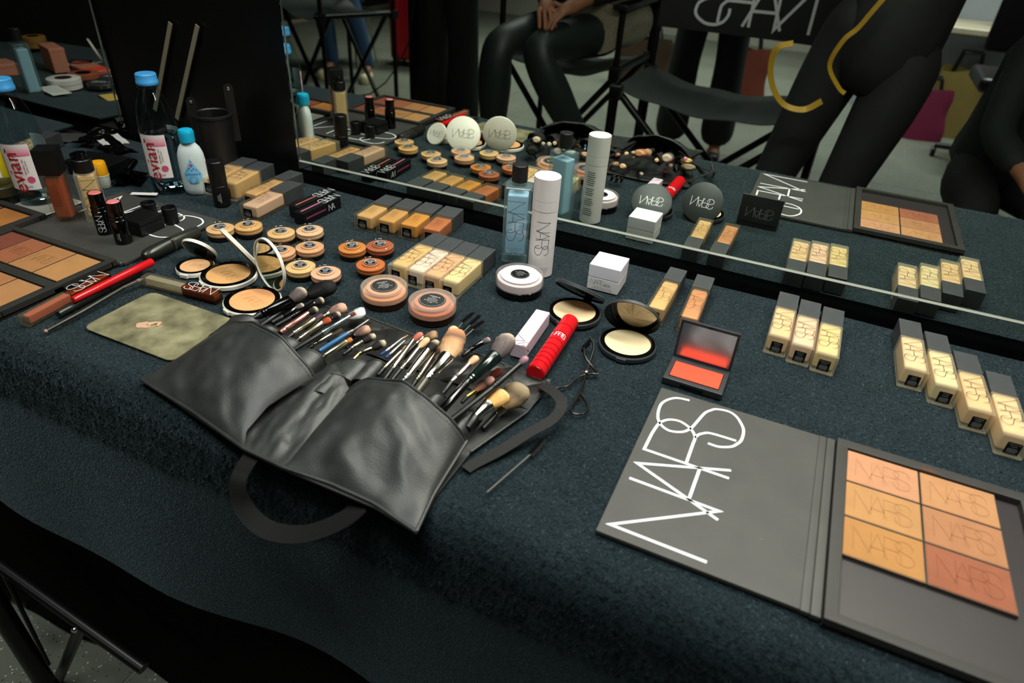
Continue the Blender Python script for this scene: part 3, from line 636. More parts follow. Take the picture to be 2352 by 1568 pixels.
# left palettes
p1 = thing('face_palette', 'open charcoal palette of eight warm powders at the left, cover under the bottles', 'palette', (0, 0, 0))
X0, X1, Y0, Y1 = -1.0125, -.8045, -.5545, -.3915
b = MB(); b.box(X0, X1, Y0, Y1, .0005, .0035); b.rbox(X0, X0+.010, Y0+.006, Y1-.006, .0005, z1-.0001, .001, 2); b.rbox(X1-.010, X1, Y0+.006, Y1-.006, .0005, z1-.0001, .001, 2)
b.rbox(X0, X1, Y0, Y0+.009, .0005, z1, .001, 2); b.rbox(X0, X1, Y1-.0095, Y1, .0005, z1, .001, 2); b.rbox(X0, X1, -.4825, -.4690, .0005, .0088, .001, 2)
b.build('case', CASED, p1)
c1 = ['#8f4a34', '#b46b45', '#c58a52', '#cf955a']; c2 = ['#a05038', '#b46a44', '#c58450', '#cb905a']
xs = [-1.0020, -.9605, -.9165, -.8675, -.8195]
for i in range(4):
    pan(p1, xs[i], xs[i+1]-.0015, -.4665, -.4020, c1[i], .0085, i in (1, 2))
    pan(p1, xs[i], xs[i+1]-.0015, -.5430, -.4845, c2[i], .0085, False)
c = MB().rbox(-1.0110, -.7985, -.3865, -.2150, .0005, .0050, .001, 2, Matrix.Identity(4)).build('cover', CASE, p1)
MB().rbox(-1.0110, -.8010, -.3910, -.3860, .0005, .0060, .001, 1).build('spine', CASE, p1)
lg = [[(-.9950+x*.0760, -.3050+y*.0760) for x, y in s] for s in LOGO]; lg = [[(a*1.0, b_) for a, b_ in s] for s in lg]
MB().strokes(lg, .0026, T((0, 0, .0053))).build('logo', WINK, c, 0)
p2 = thing('face_palette', 'smaller open black palette with an orange pan at the left edge', 'palette', (0, 0, 0))
b = MB(); X0, X1, Y0, Y1 = -1.205, -1.0140, -.4230, -.3420
b.box(X0, X1, Y0, Y1, .0005, .0035)
for q in ((X0, X1, Y1-.0110, Y1), (X0, X1, Y0, Y0+.011), (X0, X0+.010, Y0+.008, Y1-.008), (X1-.0120, X1, Y0+.008, Y1-.008)): b.rbox(*q, .0005, .0115-(.0001 if q[2] > Y0 and q[3] < Y1 else 0), .001, 2)
b.build('case', CASED, p2)
pan(p2, -1.0900, -1.0285, -.4100, -.3545, '#c9813a', .0088, False); pan(p2, -1.190, -1.0940, -.4100, -.3545, '#9a5038', .0088, False)
MB().rbox(-1.195, -1.030, -.3400, -.2700, .0005, .0030, .001, 1).build('cover', mat('grey_clear_cover', '#8d8d84', .2), p2)
yp = thing('powder_pan', 'loose round yellow powder pan behind the left palettes', 'makeup pan', (-1.13, -.305, .0030))
MB().lathe([(0, 0), (.026, 0), (.026, .004), (.0245, .0046), (0, .0046)], 40).build('pan', mat('yellow_powder', '#d2aa55', .8), yp)
MB().lathe([(.0262, 0), (.0268, .002), (.0265, .0048), (.0255, .0048)], 40).build('rim', DKM, yp)

# ================================================================== LEFT SIDE BOTTLES AND SMALL THINGS
def water_bottle(label, px, py, rz, level):
    p = at(px, py, 0); o = thing('water_bottle', label, 'bottle', (p.x, p.y, 0), R(rz), 'plastic water bottles')
    prof = [(0, .004), (.012, .003), (.022, 0), (.0265, .001), (.0292, .006), (.0292, .030), (.0285, .034), (.0285, .096), (.0296, .100), (.0292, .112), (.0270, .128), (.0225, .145), (.0165, .159), (.0128, .166), (.0125, .1705)]
    MB().lathe(prof, 48).build('bottle_shell', thin_glass('pet_plastic', '#e9f4f6', .03, 1.5), o)
    w = [(0, .005), (.021, .002), (.0278, .007), (.0278, .030), (.0272, .034), (.0272, level), (0, level)]
    MB().lathe(w, 48).build('water', mat('water', '#bcd6e2', .0, trans=1, ior=1.33), o)
    MB().lathe([(.0165, .1685), (.0165, .1705), (.0142, .172)], 32).build('neck_ring', CLR, o)
    c = MB(); c.lathe([(.0158, .172), (.0165, .173), (.0165, .177), (.0158, .178), (.0154, .1870), (.0142, .1885), (0, .1888)], 40)
    c.build('cap', mat('blue_cap', '#3e93cf', .4), o)
    f = cyl_fn(.0294, R(-90)); lw, z0, z1 = .0225, .030, .1005
    MB().sheet(lambda u, v: f(-lw+2*lw*u, z0+(z1-z0)*v), 16, 8).build('label', mat('label_white', '#e4dcd9', .5), o, 60)
    f2 = cyl_fn(.0298, R(-90))
    m = bpy.data.materials.get('pink_fade')
    if not m:
        m = mat('pink_fade', '#d9648a', .5); nt = m.node_tree; bs = nt.nodes['Principled BSDF']; tc = nt.nodes.new('ShaderNodeTexCoord'); sp = nt.nodes.new('ShaderNodeSeparateXYZ'); nt.links.new(tc.outputs['Object'], sp.inputs[0])
        mr = nt.nodes.new('ShaderNodeMapRange'); mr.inputs['From Min'].default_value = .083; mr.inputs['From Max'].default_value = .099; nt.links.new(sp.outputs['Z'], mr.inputs['Value'])
        mx = nt.nodes.new('ShaderNodeMix'); mx.data_type = 'RGBA'; mx.inputs['A'].default_value = (*C('#d9648a'), 1); mx.inputs['B'].default_value = (*C('#e4dcd9'), 1); nt.links.new(mr.outputs[0], mx.inputs['Factor']); nt.links.new(mx.outputs['Result'], bs.inputs['Base Color'])
    MB().sheet(lambda u, v: f2(-.010+(lw-.001+.010)*u, .083+.0165*v), 12, 2).build('pink_band', m, o, 60)
    t = MB(); fr = lambda x, y: f2(-y-.010, x+.058)
    ft = cyl_fn(.0304, R(-90)); text(t, 'evian', 0, -.006, .031, None, lambda x, y: ft(-y-.010, x+.058)); t.build('red_lettering', mat('red_print', '#b5202c', .5), o, 0)
    t = MB(); text(t, 'DRAWN BY THE FRENCH ALPS', 0, 0, .0028, None, lambda x, y: f2(-y+.001, x+.058)); text(t, 'NATURAL | 33cl', 0, 0, .0034, None, lambda x, y: f2(-y+.009, x+.066)); text(t, 'MINERAL WATER', 0, 0, .0024, None, lambda x, y: f2(-y+.0125, x+.066)); text(t, '11.1 FL OZ', .002, .035, .0042, None, lambda x, y: f2(x, y))
    t.add([f2(-.012, .094), f2(-.006, .088), f2(.001, .080), f2(-.004, .083), f2(-.009, .090), f2(-.0135, .086)], [(0, 1, 2, 3, 4, 5)])
    t.build('small_print', INK, o, 0)
    t = MB(); t.add([f2(.013+.0052*math.cos(a/24*6.2832), .046+.0052*math.sin(a/24*6.2832)) for a in range(24)], [list(range(24))]); t.build('pink_seal', mat('pink_print', '#c65075', .5), o, 0)
    f3 = cyl_fn(.0294, R(60)); MB().sheet(lambda u, v: f3(-.018+.036*u, z0+.01+(z1-z0-.01)*v), 16, 8).build('label', mat('label_white'), o, 60)
    return o
water_bottle('clear plastic water bottle with blue cap beside the blue topped lotion bottle', 396, 434, 20, .094)
water_bottle('clear plastic water bottle with blue cap at the left edge behind the brown bottle', 97, 462, 28, .060)

lp = at(456, 442, 0)
lo = thing('lotion_bottle', 'small milky lotion bottle with turquoise cap and drop shaped label', 'bottle', (lp.x, lp.y, 0), R(38))
v = MB()
prof = [(.0, .0), (.0175, .0), (.0195, .002), (.0205, .010), (.0212, .030), (.0212, .055), (.0200, .068), (.0165, .078), (.0115, .0845), (.0095, .087), (.0095, .089)]
v.lathe(prof, 48, None, 1, .62); v.build('body', mat('milky_plastic', '#c9d6d6', .35), lo)
MB().lathe([(.0112, .0872), (.0118, .088), (.0122, .101), (.0120, .1035), (.0105, .1068), (.0065, .1082), (0, .1086)], 40).build('cap', mat('turquoise_cap', '#12a6cf', .35), lo)
fl = lambda x, y: (x, -.62*math.sqrt(max(0, .0214**2-x*x))-.00035, y)
dr = []
for k in range(40):
    a = 2*math.pi*k/40; rr = .0135; x = rr*math.sin(a)*(.5+.5*math.cos(a/2)**.0 if False else 1); y = -rr*math.cos(a)*1.15
    if y > 0: x *= max(0, 1-(y/(rr*1.15))**1.2*.95); y *= 1.75
    dr.append((x, .036+y))
v = MB(); n = 12; cen = [(0, .036)]
v.add([fl(0, .036)]+[fl(x*q/4, .036+(y-.036)*q/4) for q in range(1, 5) for x, y in dr], [(0, 1+k, 1+(k+1) % 40) for k in range(40)]+[(1+(q-1)*40+k, 1+q*40+k, 1+q*40+(k+1) % 40, 1+(q-1)*40+(k+1) % 40) for q in range(1, 4) for k in range(40)])
v.build('drop_label', mat('pale_blue_label', '#7fc2e4', .4), lo, 60)
fl2 = lambda x, y: (x, -.62*math.sqrt(max(0, .0214**2-x*x))-.0008, y)
t = MB(); text(t, "Johnson's", 0, .0372, .0062, None, fl2); text(t, "BABY OIL", 0, .0320, .0022, None, fl2)
for k in range(4): t.add([fl2(-.007+.0*k, .0290-.0022*k), fl2(.007-.001*k, .0290-.0022*k), fl2(.007-.001*k, .0282-.0022*k), fl2(-.007, .0282-.0022*k)], [(0, 1, 2, 3)])
for x, y, r_ in ((-.004, .047, .0014), (.003, .046, .0012), (.0065, .044, .001), (-.007, .0435, .001), (0, .0435, .0012), (.001, .0585, .0009)): t.add([fl2(x+r_*math.cos(a), y+r_*math.sin(a)) for a in (0, 1.05, 2.1, 3.14, 4.19, 5.24)], [list(range(6))])
t.build('blue_lettering', mat('blue_print', '#1d72b8', .5), lo, 0)
t = MB(); t.add([fl2(.0026*math.cos(a/12*6.2832), .052+.0026*math.sin(a/12*6.2832)) for a in range(12)], [list(range(12))]); t.build('pink_dot', mat('pink_print'), lo, 0)

# leather brush cup with riveted strap ends
cp = at(487, 405, 0)
cu = thing('brush_cup', 'black leather brush cup with two riveted strap ends, by the black board', 'cup', (cp.x+.010, cp.y+.018, 0), R(20))
LEA = mat('black_leather', '#2a2c2b', .42, bump=.25, bscale=700, var=.25, vscale=50)
LEAD = mat('dark_leather', '#121211', .45, bump=.3, bscale=600, var=.2)
MB().lathe([(.0, 0), (.027, 0), (.0285, .002), (.0305, .103), (.0325, .105), (.0325, .109), (.0305, .110), (.029, .108), (.0275, .010), (0, .008)], 48).build('cup_body', LEAD, cu)
for sx, zz in ((-1, .128), (1, .150)):
    s_ = MB(); pr = [(-.0075, .06), (.0075, .06)]+[(.0075*math.cos(a), zz+.0075*math.sin(a)) for a in [math.pi*k/10 for k in range(11)]]
    s_.prism(pr, -.0012, .0012, frame((sx*.030, -.008 if sx < 0 else .012, 0), (.9, .35, 0), (0, 0, 1))); s_.build('strap', LEAD, cu, 0)
    MB().lathe([(0, .0028), (.0022, .0026), (.0032, .0012), (.0033, 0)], 20, frame((sx*.030, -.008 if sx < 0 else .012, zz-.001), (.9, .35, 0), (0, 0, 1))).build('rivet', CHR, cu)

# lip balm with yellow cap
bp = at(240, 428, 0)
ba = thing('lip_balm', 'small lip balm stick with yellow cap behind the pump bottle', 'lip balm', (bp.x, bp.y, 0), R(45))
MB().lathe([(0, 0), (.0105, 0), (.0112, .001), (.0118, .0195), (.0125, .020), (.0125, .021), (.0115, .0213)], 40).build('body', mat('pale_label', '#c3cbbe', .5), ba)
MB().lathe([(.0118, .0213), (.0120, .022), (.0112, .041), (.0100, .0432), (0, .0436)], 40).build('yellow_cap', mat('yellow_cap', '#eca50c', .4), ba)
fb_ = cyl_fn(.0120, R(-90)); t = MB(); text(t, 'Lippe Balm', 0, .0045, .0038, None, fb_); text(t, 'DRUNK ELEPHANT', 0, .0085, .0016, None, fb_)
t.strokes([[(-.004, .012), (-.003, .015), (0, .016), (.003, .0155), (.004, .013), (.003, .011), (.001, .013), (-.002, .0115), (-.004, .012)]], .0003, None, fb_); t.build('lettering', mat('grey_print'), ba, 0)

# blush sticks, their caps, black box, tall black tube
def stick(label, px, py, blush, logo):
    p = at(px, py, 0); o = thing('blush_stick', label, 'makeup stick', (p.x, p.y, .0055), R(40), 'open cream blush sticks')
    MB().lathe([(0, 0), (.0108, 0), (.0114, .0008), (.0114, .0350), (.0104, .0358), (.0104, .0375), (.0110, .038), (.0110, .0405), (.0098, .0410), (.0098, .0610), (.0092, .0612), (.0088, .0598), (.0088, .052), (0, .052)], 44).build('case', BLKG, o)
    MB().lathe([(0, .054), (.0086, .054), (.0086, .0605), (.0070, .0618), (0, .0622)], 40).build('cream', mat('rose_cream_'+blush.strip('#'), blush, .5), o)
    if logo:
        f = cyl_fn(.0116, R(-95)); P = dense([[(y*.0098, -x*.0098) for x, y in q] for q in LOGOC], 3); MB().strokes(P, .0006, None, lambda x, y: f(x, y+.0175)).build('logo', WINK, o, 0)
    else:
        f = cyl_fn(.0116, R(-95)); t = MB(); text(t, 'THE MULTIPLE', 0, 0, .0018, None, lambda x, y: f(y, x+.012)); text(t, '14 g 0.50 OZ.', 0, -.0022, .0016, None, lambda x, y: f(y, x+.012)); t.build('lettering', WINK, o, 0)
    return o
stick('open black blush stick with white lettering and pink cream, left of the two', 247, 541, '#c96a66', True)
stick('open black blush stick with deeper set pink cream, right of the two', 288, 563, '#d07474', False)
def cap_(label, px, py):
    p = at(px, py, 0); o = thing('stick_cap', label, 'cap', (p.x, p.y, .0055), 0, 'black caps standing on the palette cover')
    MB().lathe([(0, 0), (.0100, 0), (.0108, .0008), (.0108, .0245), (.0100, .0250), (.0096, .0240), (.0096, .002), (0, .002)], 40).build('cap_shell', BLK, o); return o
cap_('empty black stick cap standing upside down, left of the pair on the palette cover', 350, 507); cap_('empty black stick cap standing upside down, right of the pair on the palette cover', 397, 518)
bb = thing('black_box', 'small plain black square case behind the right blush stick', 'case', (-.8640, -.2990, .0055), R(2))
MB().rbox(-.0215, .0215, -.0215, .0215, 0, .0150, .0012, 2).build('case', BLK, bb); MB().rbox(-.0213, .0213, -.0213, .0213, .0155, .0220, .0012, 2).build('lid', BLK, bb)
tp = at(512, 470, 0)
tt_ = thing('makeup_stick', 'tall closed black round stick in front of the ochre bottles', 'makeup stick', (tp.x, tp.y, 0), R(40))
MB().lathe([(0, 0), (.0122, 0), (.0130, .001), (.0130, .0345), (.0126, .0350)], 44).build('body', BLK, tt_)
MB().lathe([(.0126, .0352), (.0131, .0357), (.0133, .0735), (.0125, .0745), (0, .0748)], 44).build('cap', BLK, tt_)
f = cyl_fn(.0132, R(-95)); t = MB()
for k, s_ in enumerate(('FOUNDATION STICK', 'FOND DE TEINT', '9 g 0.32 OZ')): text(t, s_, 0, .002-.0022*k, .0017, None, lambda x, y: f(y, x+.016))
t.build('lettering', WINK, tt_, 0)

# two gloss boxes
def gbox(label, x, y, rz, z, stripe, stripe2):
    o = thing('gloss_box', label, 'makeup box', (x, y, z), R(rz), 'narrow black makeup boxes')
    w = .0100; l = .0890
    MB().rbox(-w, w, 0, l, 0, .0190, .0008, 2).build('box', BLK, o)
    MB().box(-.0014, .0014, .006, .052, .0190, .0193).build('colour_stripe', mat('stripe_'+stripe.strip('#'), stripe, .4), o, 0)
    MB().box(w, w+.0003, .006, .052, .0080, .0108).build('colour_stripe', mat('stripe_'+stripe2.strip('#'), stripe2, .4), o, 0)
    t = MB(); P = [[(q[0]*.0158, q[1]*.0158) for q in s] for s in LOGOC]
    keep = [[(a, b_) for a, b_ in s if abs(b_) < .0099] for s in P]
    mx = frame((0, .0715, .0194), (0, -1, 0), (1, 0, 0)); t.strokes([k for k in keep if len(k) > 1], .0007, mx)
    mx = frame((w+.0003, .0715, .0092), (0, 1, 0), (0, 0, 1)); t.strokes([[(q[0]*.010, q[1]*.010) for q in s] for s in LOGOC[:3]], .0007, mx)
    t.build('logo', WINK, o, 0); return o
gbox('narrow black box with coral stripe, behind the other box', -.7160, -.1400, -2.5, 0, '#a75a4c', '#a75a4c')
gbox('narrow black box with pink stripe, front of the pair of boxes', -.6930, -.1560, -2.5, 0, '#b2627c', '#7d2f4c')

# glosses, pencils and thin brushes lying at the front left
def along(name, label, cat, a, b, za, zb, group=None):
    A = at(*a, za); B = at(*b, zb); d = B-A
    o = thing(name, label, cat, A, 0, group); o.rotation_euler = d.to_track_quat('Y', 'Z').to_euler(); return o, d.length
def gloss(label, a, b, c, fill, z):
    o, L = along('lip_gloss', label, 'lip gloss', a, c, z, z, 'square lip gloss tubes'); J = (at(*b, z)-at(*a, z)).length; w = .0068
    MB().rbox(-w, w, 0, J-.001, -w, w, .0012, 2).build('tube', GLS, o)
    MB().rbox(-w+.0018, w-.0018, .005, J-.001, -w+.0018, w-.0018, .0012, 2).build('gloss', mat('gloss_'+fill.strip('#'), fill, .2) if fill != '#c9c0a4' else thin_glass('clear_gloss', '#efe9d8', .05, 1.5, .55, '#d8d6cc'), o)
    if fill == '#c9c0a4': MB().tube([(0, .006, 0), (0, J, 0)], [.0012, .0012], 8).build('wand', CLR, o)
    MB().rbox(-w, w, J, L, -w, w, .0012, 2).build('cap', thin_glass('amber_cap', '#c89a7a', .04, 1.6, .05, '#9a6a48'), o)
    MB().rbox(-w+.0015, w-.0015, J, L-.003, -w+.0015, w-.0015, .001, 1).build('cap_core', mat('rose_gold', '#c08a62', .3, .35), o)
    P = [[(q[0]*.0105, q[1]*.0105) for q in s] for s in LOGOC]
    logo_flat(frame((0, J+(L-J)*.5, w+.0003), (0, -1, 0), (1, 0, 0)), (L-J)/3.0, .0007, WINK, o); return o
gloss('square lip gloss of dusty rose with brown cap, lying by the left palette', (52, 738), (160, 682), (248, 634), '#b2604c', .0085)
gloss('nearly clear lip gloss with bronze cap beside the small white compact', (333, 640), (424, 664), (503, 682), '#c9c0a4', .0085)
def pen(label, segs, name='makeup_pencil', cat='pencil', group=None):   # segs: [(part, material, [(px,py,z,r)...])]
    x0 = segs[0][2][0]; A = at(x0[0], x0[1], x0[2]); o = thing(name, label, cat, A, 0, group)
    for part, m, pts in segs:
        MB().tube([at(p[0], p[1], p[2])-A for p in pts], [p[3] for p in pts], 20).build(part, m, o)
    return o
RED = mat('red_gloss', '#c4141c', .18)
pen('slim bright red pen lying across the rose gloss', [('barrel', RED, [(168, 689, .016, .0038), (172, 687, .016, .0043), (345, 603, .013, .0056), (349, 601, .013, .0050)])])
pen('black makeup pencil with grey lettering between the red pen and the thin brush', [('barrel', mat('grey_black', '#252722', .3), [(134, 722, .0065, .0040), (138, 719, .0065, .0046), (247, 662, .0055, .0048)]), ('cap', mat('grey_black2', '#2b2d27', .3), [(248.5, 661, .0055, .0050), (318, 625, .0055, .0052), (322, 623, .0055, .0048)])])
pen('long thin dark brush with silver ferrule at the front left', [('handle', mat('olive_black', '#2c2b20', .3), [(106, 760, .004, .0020), (190, 715, .006, .0026), (284, 660, .008, .0024)]), ('ferrule', CHR, [(284, 660, .008, .0026), (315, 646, .010, .0028)]), ('hairs', mat('grey_hair', '#6b675c', .8), [(315, 646, .010, .0028), (322, 643, .010, .0024), (329, 640, .010, .0008)]), ('end_bead', mat('pink_bead', '#b98c80', .4), [(102, 762, .004, .0012), (104, 761, .004, .0024), (107, 759.5, .004, .0022)])], 'makeup_brush', 'brush')
pen('thick grey black retractable pen with silver ring, edge of the grey palette cover', [('barrel', mat('gunmetal', '#2e302b', .25, .4), [(329, 592, .010, .0010), (331, 591, .010, .0055), (337, 587, .010, .0085), (350, 581, .010, .0100), (388, 563, .010, .0102)]), ('silver_ring', CHR, [(388, 563, .010, .0106), (393, 560, .010, .0106)]), ('cap', mat('gunmetal2', '#34362f', .28, .4), [(393, 560, .010, .0100), (448, 535, .010, .0100), (452, 533, .010, .0090)])], 'makeup_pen', 'pen')

# mixing plate
pt = thing('mixing_plate', 'thin dull steel mixing plate with a smear of foundation', 'plate', (-.6400, -.4680, .0010), R(0))
PM = mat('smeared_steel', '#a39e7c', .30, .5, var=.6, vscale=32, bump=.1, bscale=60)
MB().prism(rrect(.143, .098, .012, 6), 0, .0011).build('plate', PM, pt, 0)
sm = [(.0075*math.cos(a)*(1+.25*math.sin(2*a+1)), .0068*math.sin(a)*(1+.2*math.cos(3*a))) for a in [2*math.pi*k/28 for k in range(28)]]
q = at(330, 748, .002); q = q-Vector((-.64, -.468, 0))
v = MB(); v.prism([(x+q.x, y+q.y) for x, y in sm], .0009, .0022); v.tube([(q.x+.004, q.y+.003, .002), (q.x+.008, q.y+.010, .0022), (q.x+.0135, q.y+.012, .002), (q.x+.015, q.y+.006, .0016)], [.003, .0018, .0026, .0012], 8); v.build('foundation_smear', mat('beige_cream', '#c4a084', .35), pt, 60)

# ================================================================== BRUSH BELT
bt = thing('brush_belt', 'black leather brush belt lying open with bulging pockets full of brushes', 'brush belt', (0, 0, 0))
def lerp(a, b, t): return a+(b-a)*t
def poly(pts, t):
    n = len(pts)-1; k = min(int(t*n), n-1); return lerp(pts[k], pts[k+1], t*n-k)
def npoly(pts, t):                         # parametrised by length
    L = [0]
    for a, b_ in zip(pts, pts[1:]): L.append(L[-1]+(b_-a).length)
    s = t*L[-1]
    for k in range(len(pts)-1):
        if s <= L[k+1]+1e-9: return lerp(pts[k], pts[k+1], (s-L[k])/max(1e-9, L[k+1]-L[k]))
    return pts[-1]
def A_(lst): return [at(*p) for p in lst]
def panel(name, bot, top, lef, rig, bulge, nu=44, nv=30, seed=0, m=LEA, wr=.0022):
    bot, top, lef, rig = A_(bot), A_(top), A_(lef), A_(rig)
    def fn(u, v):
        B, T_, L_, R_ = npoly(bot, u), npoly(top, u), npoly(lef, v), npoly(rig, v)
        c = lerp(lerp(bot[0], bot[-1], u), lerp(top[0], top[-1], u), v)
        p = lerp(B, T_, v)+lerp(L_, R_, u)-c
        e = min(1, min(u, 1-u)*7)*min(1, v*6)
        p.z += bulge*(math.sin(math.pi*u)**.6)*(math.sin(math.pi*min(v*.62, 1))**.8)
        w = noise.noise(Vector((u*3.2+v*1.5, v*2.2-u, seed)))*wr*2+noise.noise(Vector((u*8+v*4, v*6-u*2, seed+5)))*wr*.8
        w += .0016*math.sin(9*u+7*v+seed)*e*(1-v)
        p.z += w*e
        return tuple(p)
    return MB().sheet(fn, nu, nv).build(name, m, bt, 70, solid=.0014), fn
base_pts = [(-.560, -.558), (-.398, -.588), (-.348, -.590), (-.252, -.590), (-.207, -.597), (-.2135, -.556), (-.2125, -.490), (-.1890, -.410), (-.1860, -.352), (-.222, -.3475), (-.275, -.3400), (-.364, -.3430), (-.439, -.3370), (-.497, -.3420), (-.530, -.3900), (-.557, -.430)]
MB().prism(base_pts, .0015, .0036).build('backing', LEA, bt, 0)
# quilted inner face at the back
def quilt(u, v):
    x = -.45+.262*u; y = -.405+.062*v; y = min(y, -.3465+0*x); 
    g = abs(math.sin((x*58+y*58)))*abs(math.sin((x*58-y*58)))
    return (x, y, .0038+.0030*g**.5+.0007*noise.noise(Vector((x*90, y*90, 1))))
MB().sheet(quilt, 150, 34).build('quilted_lining', LEAD, bt, 60)
lp_, lf = panel('pocket', [(322, 872, .004), (440, 945, .004), (560, 1031, .004)], [(524, 748, .026), (590, 775, .030), (660, 815, .030), (722, 864, .024)], [(322, 872, .004), (420, 815, .014), (524, 748, .026)], [(560, 1031, .004), (566, 989, .010), (616, 932, .018), (722, 864, .024)], .020, seed=1)
rp_, rf = panel('pocket', [(652, 1075, .004), (760, 1112, .004), (860, 1157, .004), (956, 1222, .003)], [(797, 903, .024), (844, 891, .030), (925, 909, .034), (1000, 960, .028), (1072, 1014, .016)], [(652, 1075, .004), (720, 990, .014), (797, 903, .024)], [(956, 1222, .003), (996, 1136, .006), (1072, 1014, .016)], .020, seed=4)
gp_, gf = panel('gusset', [(560, 1031, .004), (652, 1075, .004)], [(722, 866, .006), (770, 850, .012), (806, 905, .010)], [(560, 1031, .004), (570, 985, .003), (625, 930, .004), (722, 866, .006)], [(652, 1075, .004), (735, 985, .006), (806, 905, .010)], .006, 24, 24, 8, wr=.003)
for fn in (lf, rf):                        # rolled and stitched top hems
    MB().tube([Vector(fn(k/30, 1))+Vector((0, 0, .0004)) for k in range(31)], .0014, 8).build('hem', LEA, bt)
    st_ = MB()
    for k in range(46):
        a = Vector(fn((k+.15)/46, .955)); b_ = Vector(fn((k+.7)/46, .955)); st_.tube([a+Vector((0, 0, .0016)), b_+Vector((0, 0, .0016))], .00035, 5)
    tag(st_.build('stitching', mat('grey_thread', '#4a4a46', .7), bt), None, None, kind='stuff')
def pipe(pts, r=.0018): MB().tube(pts, r, 8).build('edge_piping', LEA, bt)
pipe([Vector(lf(k/20, 0))+Vector((0, 0, .001)) for k in range(21)]); pipe([Vector(gf(k/8, 0))+Vector((0, 0, .001)) for k in range(9)]); pipe([Vector(rf(k/20, 0))+Vector((0, 0, .001)) for k in range(21)])
pipe([Vector(rf(1, k/14))+Vector((0, 0, .0008)) for k in range(15)]); pipe([Vector((x, y, .0042)) for x, y in base_pts[6:14]], .0014)
st_ = MB()
for (xa, ya), (xb, yb) in zip(base_pts[8:14], base_pts[9:14]):
    n = int(math.hypot(xb-xa, yb-ya)/.0032)
    for k in range(n):
        p = Vector((xa+(xb-xa)*k/n, ya+(yb-ya)*k/n-.0035, .0066)); st_.tube([p, p+Vector((xb-xa, yb-ya, 0)).normalized()*.0018], .0004, 5)
tag(st_.build('stitching', mat('grey_thread'), bt), None, None, kind='stuff')
def loop(a, b_, hgt, ln, z=.008, dx=0.):
    P0, P1 = at(*a, z), at(*b_, z); ax = Vector((dx, -1, -.12)).normalized()
    def fn(u, v):
        w = math.pi*u; p = lerp(P0, P1, (1-math.cos(w))/2); p = p+Vector((0, 0, hgt*math.sin(w)**.8))+ax*ln*v
        p.z += .0009*noise.noise(Vector((p.x*90, p.y*90, 2))); p.z = max(p.z, .0042); return tuple(p)
    o = MB().sheet(fn, 16, 10).build('brush_slot', LEA, bt, 70, solid=.0013)
    MB().tube([Vector(fn(k/16, .02)) for k in range(17)], .0009, 6).build('slot_hem', LEA, o)
loop((528, 748), (606, 752), .017, .035); loop((580, 776), (652, 776), .018, .035); loop((622, 792), (696, 804), .016, .035); loop((676, 826), (750, 838), .018, .040)
loop((738, 880), (800, 882), .014, .030); loop((786, 838), (850, 850), .012, .030); loop((845, 842), (888, 848), .012, .034, .01); loop((975, 930), (1028, 925), .014, .035, .01); loop((1046, 975), (1106, 968), .017, .030)
loop((1088, 940), (1130, 925), .006, .03)
# webbing straps
WEB = mat('webbing', '#141413', .7, bump=.8, bscale=1400, var=.15, vscale=900)
def strap(pts, w, name='strap'):
    P = [Vector(p) for p in pts]; v = []; n = len(P)
    from mathutils.geometry import interpolate_bezier
    Q = []
    for i in range(n-1):
        a = P[max(i-1, 0)]; b_ = P[i]; c = P[i+1]; d = P[min(i+2, n-1)]
        Q += interpolate_bezier(b_, b_+(c-a)/6, c-(d-b_)/6, c, 9)[:-1]
    Q.append(P[-1])
    for i, q in enumerate(Q):
        t = (Q[min(i+1, len(Q)-1)]-Q[max(i-1, 0)]).normalized(); s_ = t.cross(Vector((0, -.35, 1))).normalized()
        v += [q-s_*w/2, q+s_*w/2]
    o = MB().add(v, [(2*i, 2*i+1, 2*i+3, 2*i+2) for i in range(len(Q)-1)]).build(name, WEB, bt, 60, solid=.0014)
    return o
strap([at(1245, 885, .010), at(1275, 905, .020), at(1290, 932, .024), at(1268, 965, .018), at(1215, 995, .012), at(1150, 1035, .006), at(1090, 1066, .002), at(1070, 1080, .002)], .0112)
strap([(-.395, -.585, -.002), (-.398, -.604, -.020), (-.392, -.610, -.045), (-.372, -.612, -.060), (-.345, -.611, -.058), (-.315, -.606, -.045), (-.285, -.596, -.022), (-.27, -.585, -.004)], .018)

